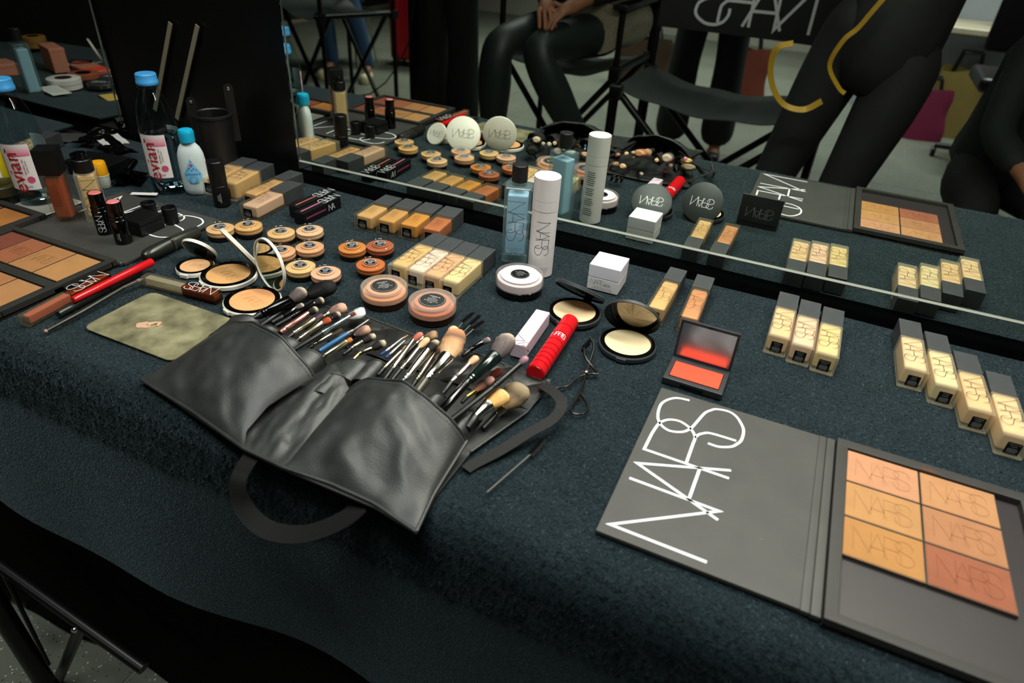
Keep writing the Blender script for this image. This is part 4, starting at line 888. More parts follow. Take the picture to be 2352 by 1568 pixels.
HAIR = {'duo': [(0, '#4a4244'), (.62, '#6d6260'), (.86, '#c8b79c'), (1, '#dccdb2')], 'black': [(0, '#0c0c0d'), (1, '#191919')], 'duob': [(0, '#171616'), (.55, '#2c2a28'), (.85, '#c9b79b'), (1, '#ded2bd')],
 'mauve': [(0, '#4a3a40'), (1, '#5f4a52')], 'redbrown': [(0, '#8a3a22'), (1, '#b35530')], 'pinkf': [(0, '#6b5654'), (.5, '#a58372'), (1, '#dba88c')], 'white': [(0, '#55555a'), (.4, '#a8a8a6'), (1, '#efeeea')], 'darkred': [(0, '#5a241a'), (1, '#7a3422')],
 'orange': [(0, '#a8642e'), (1, '#c98546')], 'darkbrown': [(0, '#3a2e26'), (1, '#4b3c30')], 'tan': [(0, '#d9b48c'), (.45, '#cf9f74'), (.62, '#6f5848'), (.75, '#a5714c'), (1, '#d79c74')], 'peach': [(0, '#d8b088'), (1, '#e3b892')],
 'grey': [(0, '#4e4748'), (.7, '#7a6d69'), (1, '#d6c2aa')], 'pink': [(0, '#4a4042'), (.5, '#93707a'), (1, '#d98ca4')], 'yellow': [(0, '#d9a85e'), (1, '#e6c184')], 'badger': [(0, '#a58a64'), (.5, '#6a5a45'), (1, '#a08e70')], 'rose': [(0, '#c88868'), (.5, '#3c2c2a'), (.8, '#c08c7c'), (1, '#d8a898')], 'redpink': [(0, '#9c4a3c'), (1, '#c8806c')], 'thin': [(0, '#c2bca8'), (1, '#d9862c')], 'brown': [(0, '#6a5040'), (1, '#a58465')]}
def brush(label, pts, widths, hair, hm=BLK, fm=CHR, flat=.6, w1=None, N=240, dome=.35):
    # pts: handle start, ferrule start, hair base, tip as (px,py,z); widths px: handle start, handle end, ferrule end, hair max
    P = [at(*p) for p in pts]; k = [(p-CAM).length/FPX/2 for p in P]
    o = thing('makeup_brush', label, 'brush', P[0], 0, 'makeup brushes in the belt'); O = P[0]
    r = [widths[i]*k[i] for i in range(4)]
    def seg(a, b_, ra, rb, name, m, bands=False):
        L = b_-a; pts_ = [a-O, a+L*.05-O, a+L*.5-O, a+L*.95-O, b_-O]; rr = [ra*.8, ra, (ra+rb)/2, rb, rb*.95]
        f = 1. if name == 'handle' else 1.
        ob = MB().tube(pts_, rr, 18).build(name, m, o)
        if bands:
            for q in (.08, .16): MB().tube([a+L*q-O, a+L*(q+.035)-O], (ra+(rb-ra)*q)*1.10, 18).build('crimp', m, ob)
    seg(P[0], P[1], r[0], r[1], 'handle', hm)
    seg(P[1], P[2], r[1]*1.04, r[2], 'ferrule', fm, True)
    d = (P[3]-P[2]); L = d.length; d.normalize(); sd = d.cross(Vector((0, 0, 1))).normalized(); up = sd.cross(d)
    R0 = r[2]*.92; R1 = r[3]; B = P[2]-O; v = MB(); v2 = []
    nz = 10; core = []
    def rad(t): return (R0+(R1-R0)*math.sin(min(t/.65, 1)*math.pi/2))*(math.sqrt(max(0, 1-((t-.65)/.35)**2)) if t > .65 else 1)
    ring = []; tt = []; ns = 18
    for i in range(nz+1):
        t = i/nz*.93
        for s_ in range(ns):
            a = 2*math.pi*s_/ns; q = rad(t)*.90*(1+.06*random.uniform(-1, 1)); ring.append(B+d*L*t+sd*math.cos(a)*q+up*math.sin(a)*q*flat); tt.append(t)
    f = [(i*ns+s_, i*ns+(s_+1) % ns, (i+1)*ns+(s_+1) % ns, (i+1)*ns+s_) for i in range(nz) for s_ in range(ns)]+[[nz*ns+s_ for s_ in range(ns)]]
    v.add(ring, f, None, tt)
    for h in range(N):
        a = random.uniform(0, 2*math.pi); rho = math.sqrt(random.random())*.25+.75 if random.random() < .8 else math.sqrt(random.random())
        ln = L*(1-dome*rho*rho)*random.uniform(.9, 1.04); e = sd*math.cos(a)+up*math.sin(a)*flat
        p0 = B+e*R0*rho; p1 = B+d*ln*.5+e*(R0+(R1-R0)*.85)*rho*1.02; p2 = B+d*ln+e*R1*rho*random.uniform(.80, 1.02)
        ww = (sd*math.sin(a)*-1+up*math.cos(a))*.00022
        v.add([p0-ww, p0+ww, p1+ww, p1-ww, p2], [(0, 1, 2, 3), (3, 2, 4)], None, [0, 0, ln/L*.5, ln/L*.5, min(1, ln/L)])
    v.build('hairs', ramp_mat('hair_'+hair, HAIR[hair]), o, 40, attr=True)
    return o
PINKM = mat('pink_metal', '#c88a80', .25, .9); BLUE = mat('blue_lacquer', '#2f6392', .25); NAVY = mat('navy_lacquer', '#1c3a68', .3); SIL = mat('cool_silver', '#a9bcc4', .2, 1); STEEL = mat('champagne_steel', '#b9b39a', .2, 1); BROWN = mat('brown_lacquer', '#4a2c1c', .3)
BR = [
 ('stubby black kabuki brush with pale tipped taupe hair, far left of the belt', [(583, 732, .020), (600, 722, .022), (667, 689, .030), (700, 665, .034)], (12, 18, 26, 36), 'duo', BLK, BLKG, .75, 420, .15),
 ('large fluffy all black powder brush', [(600, 748, .014), (650, 712, .018), (704, 680, .020), (772, 652, .024)], (12, 14, 24, 50), 'black', BLK, BLKG, .7, 700, .3),
 ('small black brush tucked under the stubby black kabuki, pale tip', [(624, 742, .016), (650, 727, .019), (680, 708, .022), (699, 700, .024)], (12, 13, 14, 18), 'duo', BLK, BLKG, .8, 200, .3),
 ('long black brush with rounded black and white tip', [(632, 750, .018), (668, 729, .022), (722, 697, .028), (744, 687, .030)], (10, 11, 15, 21), 'duob', BLK, BLKG, .85, 260, .3),
 ('brush with pink metal barrel and small dome head', [(644, 764, .018), (655, 755, .020), (708, 719, .026), (730, 708, .028)], (13, 13, 12, 19), 'duob', PINKM, PINKM, .9, 220, .35),
 ('flat mauve haired brush with silver ferrule', [(655, 780, .016), (674, 766, .018), (722, 733, .024), (742, 721, .026)], (10, 11, 14, 17), 'mauve', BLK, STEEL, .4, 200, .1),
 ('flat brush with reddish brown rounded hair', [(668, 792, .016), (688, 778, .018), (739, 742, .024), (760, 731, .026)], (9, 10, 17, 23), 'redbrown', BLK, STEEL, .45, 240, .25),
 ('fluffy brush with pink beige hair at the upper left', [(700, 755, .012), (735, 733, .015), (755, 719, .018), (798, 703, .022)], (9, 10, 14, 32), 'pinkf', BLK, STEEL, .8, 380, .35),
 ('black haired brush with cream tip beside the pink beige one', [(712, 770, .012), (738, 748, .016), (763, 731, .020), (782, 718, .024)], (8, 9, 12, 18), 'duob', BLK, BLKG, .85, 240, .3),
 ('long thin black brush with blue silver ferrule and tiny dark red tip', [(660, 813, .022), (740, 764, .028), (803, 726, .034), (817, 718, .036)], (9, 11, 9, 12), 'darkred', BLK, SIL, .5, 120, .1),
 ('fan brush with wispy white hair', [(735, 768, .010), (768, 745, .014), (790, 731, .018), (842, 713, .026)], (8, 8, 10, 44), 'white', BLK, SIL, .35, 420, .12),
 ('brush with bright blue handle and fine white point', [(734, 806, .018), (798, 766, .024), (812, 758, .026), (848, 733, .030)], (10, 10, 6, 3), 'white', BLUE, CHR, .9, 40, .0),
 ('flat dark brown haired brush with square ferrule', [(700, 806, .014), (718, 793, .016), (763, 768, .022), (787, 755, .025)], (9, 11, 16, 17), 'darkbrown', BLK, STEEL, .4, 180, .05),
 ('flat square brush with orange brown hair in the left half', [(728, 832, .014), (745, 817, .016), (795, 785, .022), (809, 777, .024)], (10, 11, 16, 17), 'orange', BLK, STEEL, .4, 180, .05),
 ('fluffy cream and pink brush behind the blue handled one', [(770, 800, .008), (800, 780, .012), (815, 770, .014), (852, 752, .020)], (8, 9, 12, 28), 'pinkf', BLK, BLKG, .8, 340, .35),
 ('black and cream duo fibre brush with silver ferrule, middle of the belt', [(788, 815, .012), (806, 801, .014), (832, 785, .018), (864, 769, .022)], (9, 11, 14, 20), 'duob', BLK, STEEL, .85, 260, .3),
 ('duo fibre brush with slender gold handle', [(775, 862, .012), (824, 813, .018), (855, 800, .022), (887, 784, .026)], (5, 9, 15, 21), 'duob', GOLD, STEEL, .85, 260, .3),
 ('fine detail brush with navy handle and orange point', [(874, 815, .018), (887, 806, .020), (924, 777, .024), (938, 769, .026)], (8, 8, 4, 3), 'thin', NAVY, CHR, .8, 40, .0),
 ('fine detail brush with navy handle, right of the orange pointed one', [(886, 822, .018), (896, 813, .020), (930, 782, .024), (938, 776, .025)], (8, 8, 3, 2), 'darkbrown', NAVY, CHR, .8, 30, .0),
 ('silver ferruled brush with reddish pink hair, right half', [(880, 875, .018), (901, 847, .021), (949, 782, .030), (970, 764, .033)], (11, 12, 11, 19), 'redpink', BLK, CHR, .7, 240, .3),
 ('bare silver ferrule brush left of the reddish pink one', [(868, 862, .016), (882, 845, .018), (921, 807, .022), (935, 793, .024)], (9, 10, 8, 9), 'brown', BLK, STEEL, .6, 120, .2),
 ('wide soft brown brush behind the peach tipped one', [(930, 815, .010), (955, 790, .013), (972, 775, .016), (1006, 768, .022)], (8, 9, 12, 34), 'brown', BLK, STEEL, .6, 340, .3),
 ('brush with pointed peach hair', [(882, 894, .018), (921, 847, .024), (963, 798, .032), (985, 776, .035)], (9, 9, 11, 19), 'peach', BLK, CHR, .8, 240, .35),
 ('brush with white glinting ferrule and black and white hair', [(905, 903, .022), (925, 876, .026), (983, 805, .036), (1005, 781, .039)], (12, 13, 19, 24), 'duob', BLK, CHR, .5, 280, .15),
 ('dark brush hidden between ferrules left of the big tan brush', [(945, 890, .016), (957, 872, .018), (998, 812, .028), (1012, 795, .030)], (9, 10, 12, 14), 'brown', BLK, STEEL, .7, 160, .3),
 ('big brush with tan hair banded in dark brown', [(944, 918, .024), (979, 872, .030), (1028, 819, .038), (1052, 756, .046)], (22, 20, 37, 58), 'tan', mat('olive_handle', '#3b3a2e', .3), CHR, .55, 700, .45),
 ('pink domed brush peeping out behind the big tan one', [(1010, 820, .012), (1028, 790, .016), (1034, 775, .020), (1046, 750, .026)], (8, 9, 12, 28), 'peach', BLK, STEEL, .8, 260, .3),
 ('small peach domed brush with banded silver ferrule', [(1016, 905, .020), (1038, 876, .024), (1078, 836, .030), (1098, 819, .033)], (12, 12, 14, 21), 'peach', BLK, CHR, .85, 240, .3),
 ('short black brush with small grey dome head near the back edge', [(1062, 818, .012), (1078, 805, .014), (1108, 786, .018), (1126, 778, .020)], (9, 11, 13, 17), 'grey', BLK, BLKG, .85, 220, .3),
 ('thick glossy black brush with big grey and cream dome', [(1000, 958, .026), (1073, 878, .036), (1138, 818, .044), (1172, 770, .050)], (22, 18, 38, 52), 'grey', BLKG, mat('green_black_gloss', '#0d1a17', .12), .75, 700, .3),
 ('long slim black brush with small pink grey dome', [(1026, 974, .026), (1130, 892, .038), (1194, 836, .046), (1211, 820, .048)], (15, 14, 13, 19), 'pink', BLK, BLK, .9, 260, .3),
 ('brush with yellow blond hair and wide chrome ferrule', [(1072, 985, .016), (1092, 958, .020), (1124, 928, .026), (1165, 900, .032)], (22, 24, 38, 52), 'yellow', BLK, CHR, .45, 500, .12),
 ('broad brush of brown badger hair at the right end', [(1110, 985, .008), (1138, 952, .012), (1156, 936, .016), (1203, 882, .028)], (14, 16, 24, 72), 'badger', BLK, STEEL, .45, 900, .3),
 ('rose and black haired brush with gold ferrule under the slim black one', [(1060, 925, .012), (1072, 912, .014), (1092, 897, .018), (1135, 866, .024)], (9, 10, 12, 26), 'rose', BLK, GOLD, .7, 260, .25),
 ('flat reddish brown brush under the slim black one near the right end', [(1092, 905, .008), (1110, 885, .010), (1128, 868, .014), (1152, 846, .018)], (9, 10, 14, 24), 'darkred', BLK, BROWN, .5, 240, .2),
]
for lb, pts, wd_, hr, hm, fm, fl_, N, dm in BR: brush(lb, pts, wd_, hr, hm, fm, fl_, None, N, dm)

def spoolie(label, pts, rr, group=None, sr=.0009):
    A, B, Cc = [at(*p) for p in pts]; o = thing('mascara_wand', label, 'mascara wand', A, 0, group)
    MB().tube([(0, 0, 0), B-A], sr, 10).build('stem', mat('wand_grey', '#55534a', .35), o)
    d = (Cc-B); L = d.length; d.normalize(); s_ = d.cross(Vector((0, 0, 1))).normalized(); u = s_.cross(d); v = MB(); v.tube([B-A, Cc-A], .0005, 6)
    n = int(L/.00045)
    for k in range(n):
        t = k/n; r_ = rr*(1 if t < .8 else 1-(t-.8)*2.2)
        for q in range(9):
            a = 6.2832*(q/9)+k*.55+random.random()*.3; e = s_*math.cos(a)+u*math.sin(a); p = B-A+d*L*t
            v.tube([p, p+e*r_], [.00013, .00008], 3, False)
    v.build('bristles', mat('wand_black', '#0a0a0a', .5), o, 0); return o
spoolie('single disposable mascara wand lying alone in front of the belt', [(1118, 1131, .004), (1218, 1044, .005), (1250, 1008, .006)], .0036)
for q, lb in (([(1047, 760, .010), (1062, 741, .012), (1089, 719, .014)], 'black disposable mascara wand, leftmost of the three at the back edge of the belt'), ([(1062, 765, .009), (1080, 747, .011), (1104, 725, .013)], 'black disposable mascara wand, middle of the three at the back edge of the belt'), ([(1070, 772, .008), (1087, 756, .010), (1112, 738, .012)], 'black disposable mascara wand, rightmost of the three at the back edge of the belt')):
    spoolie(lb, q, .0042, 'mascara wands at the back of the belt')

# lilac box, red mascara, lash curler
lb_ = thing('mascara_box', 'narrow lilac white carton leaning at the belt edge', 'makeup box', (-.2395, -.3215, .0015), R(3))
MB().rbox(-.0092, .0092, 0, .085, 0, .0185, .0007, 1).build('carton', mat('lilac_card', '#cdbcc8', .5), lb_)
t = MB(); t.strokes([[(-.0085, .006), (.004, .010), (-.008, .020)], [(-.002, .0015), (.0085, .009)], [(.004, .0005), (.0085, .001)]], .0006, T((0, 0, .0187))); t.strokes([[(.0, .003), (.012, .012)], [(.002, .013), (.013, .004)]], .0006, frame((.0094, 0, 0), (0, 1, 0), (0, 0, 1))); t.build('logo_strokes', INK, lb_, 0)
rm, L = along('mascara_tube', 'bright red ringed mascara tube pointing away beside the lilac box', 'mascara', (1229, 858), (1310, 738), .0115, .0125)
v = MB(); y = 0; rings = [.10, .075, .075, .075, .085, .10, .14, .15, .20]
for k, q in enumerate(rings):
    y0, y1 = y*L, (y+q)*L; ra = .0110; mz = frame((0, 0, 0), (1, 0, 0), (0, 0, -1)); 
    v = MB().lathe([(0, y0+.0001), (ra-.0013, y0+.0001), (ra-.0012, y0+.0004), (ra, y0+.0010), (ra, y1-.0010), (ra-.0012, y1-.0004), (0, y1-.0001)], 36, Matrix(((1, 0, 0, 0), (0, 0, 1, 0), (0, -1, 0, 0), (0, 0, 0, 1))))
    v.build('red_ring', RED, rm); y += q
fn = lambda x, y_: (.0110*math.sin(x/.0110), y_, .0110*math.cos(x/.0110))
P = dense([[(q[1]*.0078, q[0]*-.0078) for q in s] for s in LOGOC], 2); P = [[(-a, -b_) for a, b_ in s] for s in P]
MB().strokes(P, .0007, None, lambda x, y_: fn(y_*1.0+.001, .60*L-x*1.0)).build('logo', WINK, rm, 0)
cv = thing('lash_curler', 'dark metal eyelash curler between the red mascara and black compact', 'eyelash curler', at(1346, 859, .004), 0)
O = at(1346, 859, .004)
def ctube(name, pts, r, m=DKM, closed=False): 
    P = [at(*p)-O for p in pts]; Q = []
    n = len(P)
    for i in range(n if closed else n-1):
        a, b_, c_, d_ = (P[(i-1) % n], P[i], P[(i+1) % n], P[(i+2) % n]) if closed else (P[max(i-1, 0)], P[i], P[i+1], P[min(i+2, n-1)])
        for k in range(5):
            t = k/5; Q.append(.5*((2*b_)+(c_-a)*t+(2*a-5*b_+4*c_-d_)*t*t+(3*b_-a-3*c_+d_)*t**3))
    if not closed: Q.append(P[-1])
    MB().tube(Q, r, 10, closed=closed).build(name, m, cv)
CURL = mat('curler_steel', '#3c3b39', .28, .9)
ctube('finger_loop', [(1346, 859, .005), (1340, 878, .005), (1332, 902, .005), (1318, 925, .005), (1310, 940, .005), (1317, 949, .005), (1338, 950, .005), (1350, 938, .005), (1346, 922, .005), (1333, 903, .0055)], .0015, CURL)
ctube('handle', [(1346, 859, .006), (1328, 866, .006), (1303, 886, .005), (1278, 891, .005), (1262, 905, .004)], .0015, CURL)
ctube('upper_arm', [(1346, 859, .007), (1352, 838, .008), (1364, 798, .012), (1356, 776, .014)], .0015, CURL)
ctube('upper_arm', [(1373, 857, .007), (1360, 842, .008), (1344, 820, .012), (1341, 800, .014)], .0015, CURL)
ctube('link_arm', [(1346, 859, .006), (1362, 858, .006), (1373, 857, .007), (1358, 835, .009)], .0014, CURL)
a, b_ = at(1338, 792, .016)-O, at(1357, 778, .016)-O
MB().sheet(lambda u, v: tuple(lerp(a, b_, u)+Vector((0, .007*math.sin(math.pi*u), -.010*v))), 14, 3).build('lash_plate', CURL, cv, 60, solid=.0015)
MB().sheet(lambda u, v: tuple(lerp(a, b_, u)+Vector((0, .007*math.sin(math.pi*u)-.003, -.003-.004*v))), 14, 2).build('pad', BLK, cv, 60, solid=.0015)
MB().lathe([(0, 0), (.0032, 0), (.0032, .002), (.002, .003), (0, .003)], 20, T((0, 0, .003))).build('pivot', CHR, cv)

# ================================================================== FAR LEFT TABLE ITEMS
PEACH = mat('peach_card', '#c9826a', .5)
def setpx(px, py, z=0, m=True): return (atm if m else at)(px, py, z)
t2 = toner('tall clear toner bottle on the neighbouring table, seen in the left mirror', (-1.78, -.12, .012), R(200)); t2.location = setpx(82, 222, .004)
def smallbox(label, p, dx, dy, dz, rz, m, name='carton', cat='makeup box', lid=None, group=None):
    o = thing(name, label, cat, p, R(rz), group)
    MB().rbox(-dx/2, dx/2, -dy/2, dy/2, 0, dz, .0012, 1).build('box', m, o, 0)
    MB().rbox(-dx/2-.0006, dx/2+.0006, -dy/2-.0006, dy/2+.0006, dz-.008 if lid is None else lid, dz+.0008, .0010, 1).build('lid', m, o, 0)
    return o
smallbox('peach pink carton standing among jars, seen in the left mirror', setpx(133, 160, .004), .085, .035, .058, 20, PEACH)
smallbox('peach pink carton lying at the far left edge in the left mirror', setpx(12, 172, .004), .07, .05, .030, 10, PEACH)
def roundjar(label, p, r, h, m, m2, name='makeup_jar', cat='jar', group=None):
    o = thing(name, label, cat, p, 0, group)
    MB().lathe([(0, 0), (r*.95, 0), (r, .001), (r, h*.45), (r*.97, h*.46)], 36).build('base', m, o)
    MB().lathe([(r*.97, h*.47), (r*1.02, h*.5), (r*1.02, h-.001), (r*.97, h), (0, h)], 36).build('lid', m2, o)
    MB().lathe([(0, h+.0001), (r*.5, h+.0001), (r*.5, h+.0004), (0, h+.0005)], 30).build('sticker', STK, o); return o
roundjar('brown cream jar on the neighbouring table', setpx(197, 188, .004), .034, .022, mat('dark_brown_plastic'), mat('cream_brown', '#9a5238', .5))
roundjar('white powder jar on the neighbouring table beside the white card', setpx(152, 202, .004), .036, .024, WHT, WHT)
roundjar('ochre round tub at the back of the neighbouring table', setpx(83, 108, .004), .030, .030, mat('ochre_tub', '#a77a3c', .5), mat('ochre_tub'))
compact('open white compact of red powder on the neighbouring table', tuple(setpx(187, 146, .004))[:2], .030, 'w', '#9c4a38', tuple(setpx(187, 146, .004)+Vector((.02, -.035, .033))), 300, 20, .030, mat('grey_print'), .014)
wc = thing('white_card', 'small white card in front of the white powder jar, left mirror', 'card', setpx(125, 208, .016), R(15)); MB().rbox(-.045, .045, -.020, .020, 0, .0014, .0004, 1).build('card', WHT, wc); MB().box(-.03, .03, -.012, .012, .0014, .0016).build('faint_panel', mat('pale_grey', '#c9cdc8', .6), wc, 0)
pk = thing('blush_palette', 'pink and coral blush palette on the neighbouring table', 'palette', setpx(212, 164, .004), R(15)); MB().rbox(-.052, .052, -.030, .030, 0, .010, .001, 1).build('case', mat('pink_case', '#b3605a', .4), pk); MB().box(.004, .047, -.025, .025, .0100, .0106).build('blush_pan', mat('coral_blush'), pk, 0); MB().box(-.047, 0, -.025, .025, .0100, .0106).build('blush_pan', PEACH, pk, 0)
for q, lb in (((236, 200), 'round black compact with white lettering, lower one at the left mirror edge'), ((262, 186), 'round black compact with white lettering, cut by the left mirror edge')):
    o = thing('round_compact', lb, 'compact', setpx(*q, .004), R(150), 'closed black compacts'); MB().lathe([(0, 0), (.031, 0), (.033, .002), (.033, .010), (.031, .012), (0, .012)], 44).build('shell', mat('black_compact'), o); MB().lathe([(.0332, .0055), (.0336, .006), (.0332, .0065)], 44).build('seam', BLKG, o); logo_flat(T((0, 0, .0123)), .016, .001, WINK, o)
ys = thing('powder_refill', 'flat yellow ochre powder refill by the left mirror corner', 'makeup pan', setpx(255, 226, .004), R(20)); MB().rbox(-.03, .03, -.018, .018, 0, .003, .0006, 1).build('tin', DKM, ys); MB().rbox(-.0285, .0285, -.0165, .0165, .002, .004, .0006, 1).build('powder', mat('yellow_powder'), ys)
# black packets, box and things at the left edge
PLAS = mat('black_film', '#060606', .12, bump=1.0, bscale=55)
def packet(label, p, L, w, rz, labels):
    o = thing('plastic_packet', label, 'packet', p, R(rz), 'shiny black packets')
    def fn(u, v):
        a = 2*math.pi*u; e = math.sin(math.pi*min(max(v, .02), .98))**.35; r_ = w*(.45+.1*math.sin(7*v+2)); x = r_*math.cos(a)*(1.2 if v in (0, 1) else 1)
        z = max(0, r_*math.sin(a)*.62*e)+.004*noise.noise(Vector((x*60, v*9, 3)))+.004
        return (x+.002*math.sin(20*v), (v-.5)*L, abs(z)+.001)
    MB().sheet(fn, 28, 36).build('film', PLAS, o, 60)
    for (y0, y1, x0, x1, zz) in labels:
        MB().sheet(lambda u, v: (x0+(x1-x0)*u, y0+(y1-y0)*v, zz+.0008*math.sin(9*v+5*u)), 4, 6).build('white_label', mat('white_film', '#c9cac6', .3), o, 60, solid=.0006)
    return o
pk1 = packet('shiny black plastic packet with two white labels behind the yellow capped balm', at(262, 340, .012), .125, .038, 68, ((-.050, .015, .004, .016, .021), (-.018, .018, -.021, -.009, .014)))
pk2 = packet('crumpled glossy black packet lying near the left mirror edge', at(215, 318, .006), .09, .030, 25, ())
smallbox('flat matt black box right behind the yellow capped balm', at(233, 395, 0), .085, .055, .024, 12, BLK, 'black_box', 'box')
smallbox('grey card tucked under the black packet', at(160, 318, 0), .07, .05, .002, 30, CASE, 'grey_card', 'card', 0)
wst = thing('white_clip', 'white plastic strip sticking out beside the base of the water bottle', 'strip', at(330, 446, .003), R(28)); MB().rbox(-.020, .022, -.0045, .0045, 0, .0014, .0004, 1).build('strip', WHT, wst); MB().rbox(.012, .021, -.0038, .0038, .0014, .0020, .0002, 1).build('ridge', WHT, wst)
fx = thing('folded_pouch', 'folded black vinyl pouch between packet and water bottle', 'pouch', at(300, 415, .002), R(35))
MB().sheet(lambda u, v: ((u-.5)*.045, (v-.5)*.055, .004+.022*math.sin(math.pi*u)*(.5+.5*math.sin(3*v+1))+.003*noise.noise(Vector((u*5, v*5, 9)))), 24, 24).build('flap', BLKG, fx, 60, solid=.001)
MB().tube([(-.01, -.025, .006), (.0, .01, .020), (.004, .03, .024)], [.006, .0065, .006], 14).build('rolled_edge', BLKG, fx)
fbottle('frosted bottle with dark sticker lying behind the left water bottle', at(22, 382, 0), R(18), '#dcc08a', w=.030)
bj = roundjar('black round tub at the left edge behind the orange pan palette', at(18, 462, 0), .026, .030, BLK, mat('olive_lid', '#34321f', .35))
yb = thing('yellow_tube', 'yellow tube with white barcode panel at the left edge', 'tube', at(2, 412, 0), R(10))
MB().lathe([(0, 0), (.013, 0), (.014, .002), (.014, .060), (.010, .066), (0, .067)], 30).build('tube', mat('yellow_plastic', '#c9b51a', .4), yb)
f = cyl_fn(.0143, R(-60)); MB().sheet(lambda u, v: f(-.009+.018*u, .006+.038*v), 8, 2).build('white_panel', mat('label_white'), yb, 60)
f = cyl_fn(.0146, R(-60)); t = MB()
for k in range(14): t.add([f(-.006, .012+.0018*k), f(.006, .012+.0018*k), f(.006, .0129+.0018*k+.0003*(k % 3)), f(-.006, .0129+.0018*k+.0003*(k % 3))], [(0, 1, 2, 3)])
t.build('barcode_lines', INK, yb, 0)

# ================================================================== FOLDING CHAIR FRAME, lower left
def onr(px, py, y): v = ray(px, py); return CAM + v*((y-CAM.y)/v.y)
BMET = mat('black_metal_tube', '#0d0e0e', .35, .3)
ch = thing('folding_chair', 'black metal folding chair frame standing at the lower left corner', 'chair', (0, 0, 0))
def bar(par, name, a, b_, r_, m=BMET): return MB().tube([a, b_], r_, 14).build(name, m, par)
ay = -.64
bar(ch, 'side_rail', onr(-60, 1255, ay), onr(330, 1535, ay), .0085)
bar(ch, 'leg', onr(-40, 1335, ay-.03), onr(105, 1568, ay-.03), .014)
q = onr(105, 1568, ay-.03); bar(ch, 'leg', q, q+Vector((.045, 0, -.06)), .014)
bar(ch, 'leg', onr(188, 1433, ay), onr(128, 1575, ay), .0085)
bar(ch, 'brace', onr(5, 1310, ay), onr(112, 1525, ay), .0032)
bar(ch, 'brace', onr(-10, 1340, ay-.02), onr(30, 1425, ay-.02), .0032)
bar(ch, 'foot', onr(40, 1370, -.60), onr(75, 1385, -.60), .011)
c_ = onr(187, 1434, ay); MB().lathe([(0, .004), (.003, .0035), (.0045, .0015), (.005, 0)], 20, frame(c_+Vector((.001, -.010, .003)), (1, 0, 0), (0, .5, .86))).build('rivet', CHR, ch)
for sx in (0, 1):   # far side of the same chair, outside the picture
    bar(ch, 'leg', (-1.40-.1*sx, -.72, FL), (-1.30, -.68, -.30), .011)
bar(ch, 'seat_rail', (-1.42, -.90, -.30), (-1.30, -.66, -.30), .010)

# ================================================================== THE ROOM BEHIND THE CAMERA (seen in the mirror)
def skin(nodes, edges, name, m, parent, sub=1, root=None):
    bm = bmesh.new(); idx = {}; keys = list(nodes)
    me = bpy.data.meshes.new(name); me.from_pydata([nodes[k][0] for k in keys], [(keys.index(a), keys.index(b_)) for a, b_ in edges], []); bm.free()
    ob = bpy.data.objects.new(name, me); col.objects.link(ob)
    md = ob.modifiers.new('s', 'SKIN'); md.use_smooth_shade = True
    for i, k in enumerate(keys):
        d = me.skin_vertices[0].data[i]; r_ = nodes[k][1]; d.radius = (r_, r_) if not isinstance(r_, tuple) else r_; d.use_root = (k == (root or keys[0]))
    ob.modifiers.new('u', 'SUBSURF').levels = sub
    dg = bpy.context.evaluated_depsgraph_get(); m2 = bpy.data.meshes.new_from_object(ob.evaluated_get(dg)); bpy.data.objects.remove(ob)
    m2.name = name; m2.materials.clear(); m2.materials.append(m); m2.shade_smooth()
    o = bpy.data.objects.new(name, m2); col.objects.link(o); o.parent = parent; return o
SKIN = mat('skin_brown', '#8a5a40', .55); SKIN2 = mat('skin_tan', '#b98468', .55); HAIRM = mat('dark_hair', '#17120f', .6)
def V(*a): return Vector(a)
def hand(nodes, edges, w, e, side, up=V(0, 0, 1), pre='l'):
    d = (w-e).normalized(); s_ = d.cross(up).normalized()*side; n_ = s_.cross(d)*side
    nodes[pre+'palm'] = (w+d*.055, (.036, .018)); edges.append((pre+'wrist', pre+'palm'))
    for k, (o_, L) in enumerate(((-.030, .060), (-.011, .075), (.010, .082), (.030, .074))):
        a = w+d*.090+s_*o_; nodes[pre+f'k{k}'] = (a, .0095); nodes[pre+f'm{k}'] = (a+d*L*.5-n_*.012, .0085); nodes[pre+f't{k}'] = (a+d*L*.85-n_*.035, .0070)
        edges += [(pre+'palm', pre+f'k{k}'), (pre+f'k{k}', pre+f'm{k}'), (pre+f'm{k}', pre+f't{k}')]
    a = w+d*.030-s_*.040; nodes[pre+'th'] = (a, .011); nodes[pre+'tt'] = (a+d*.035-s_*.018, .009); edges += [(pre+'palm', pre+'th'), (pre+'th', pre+'tt')]
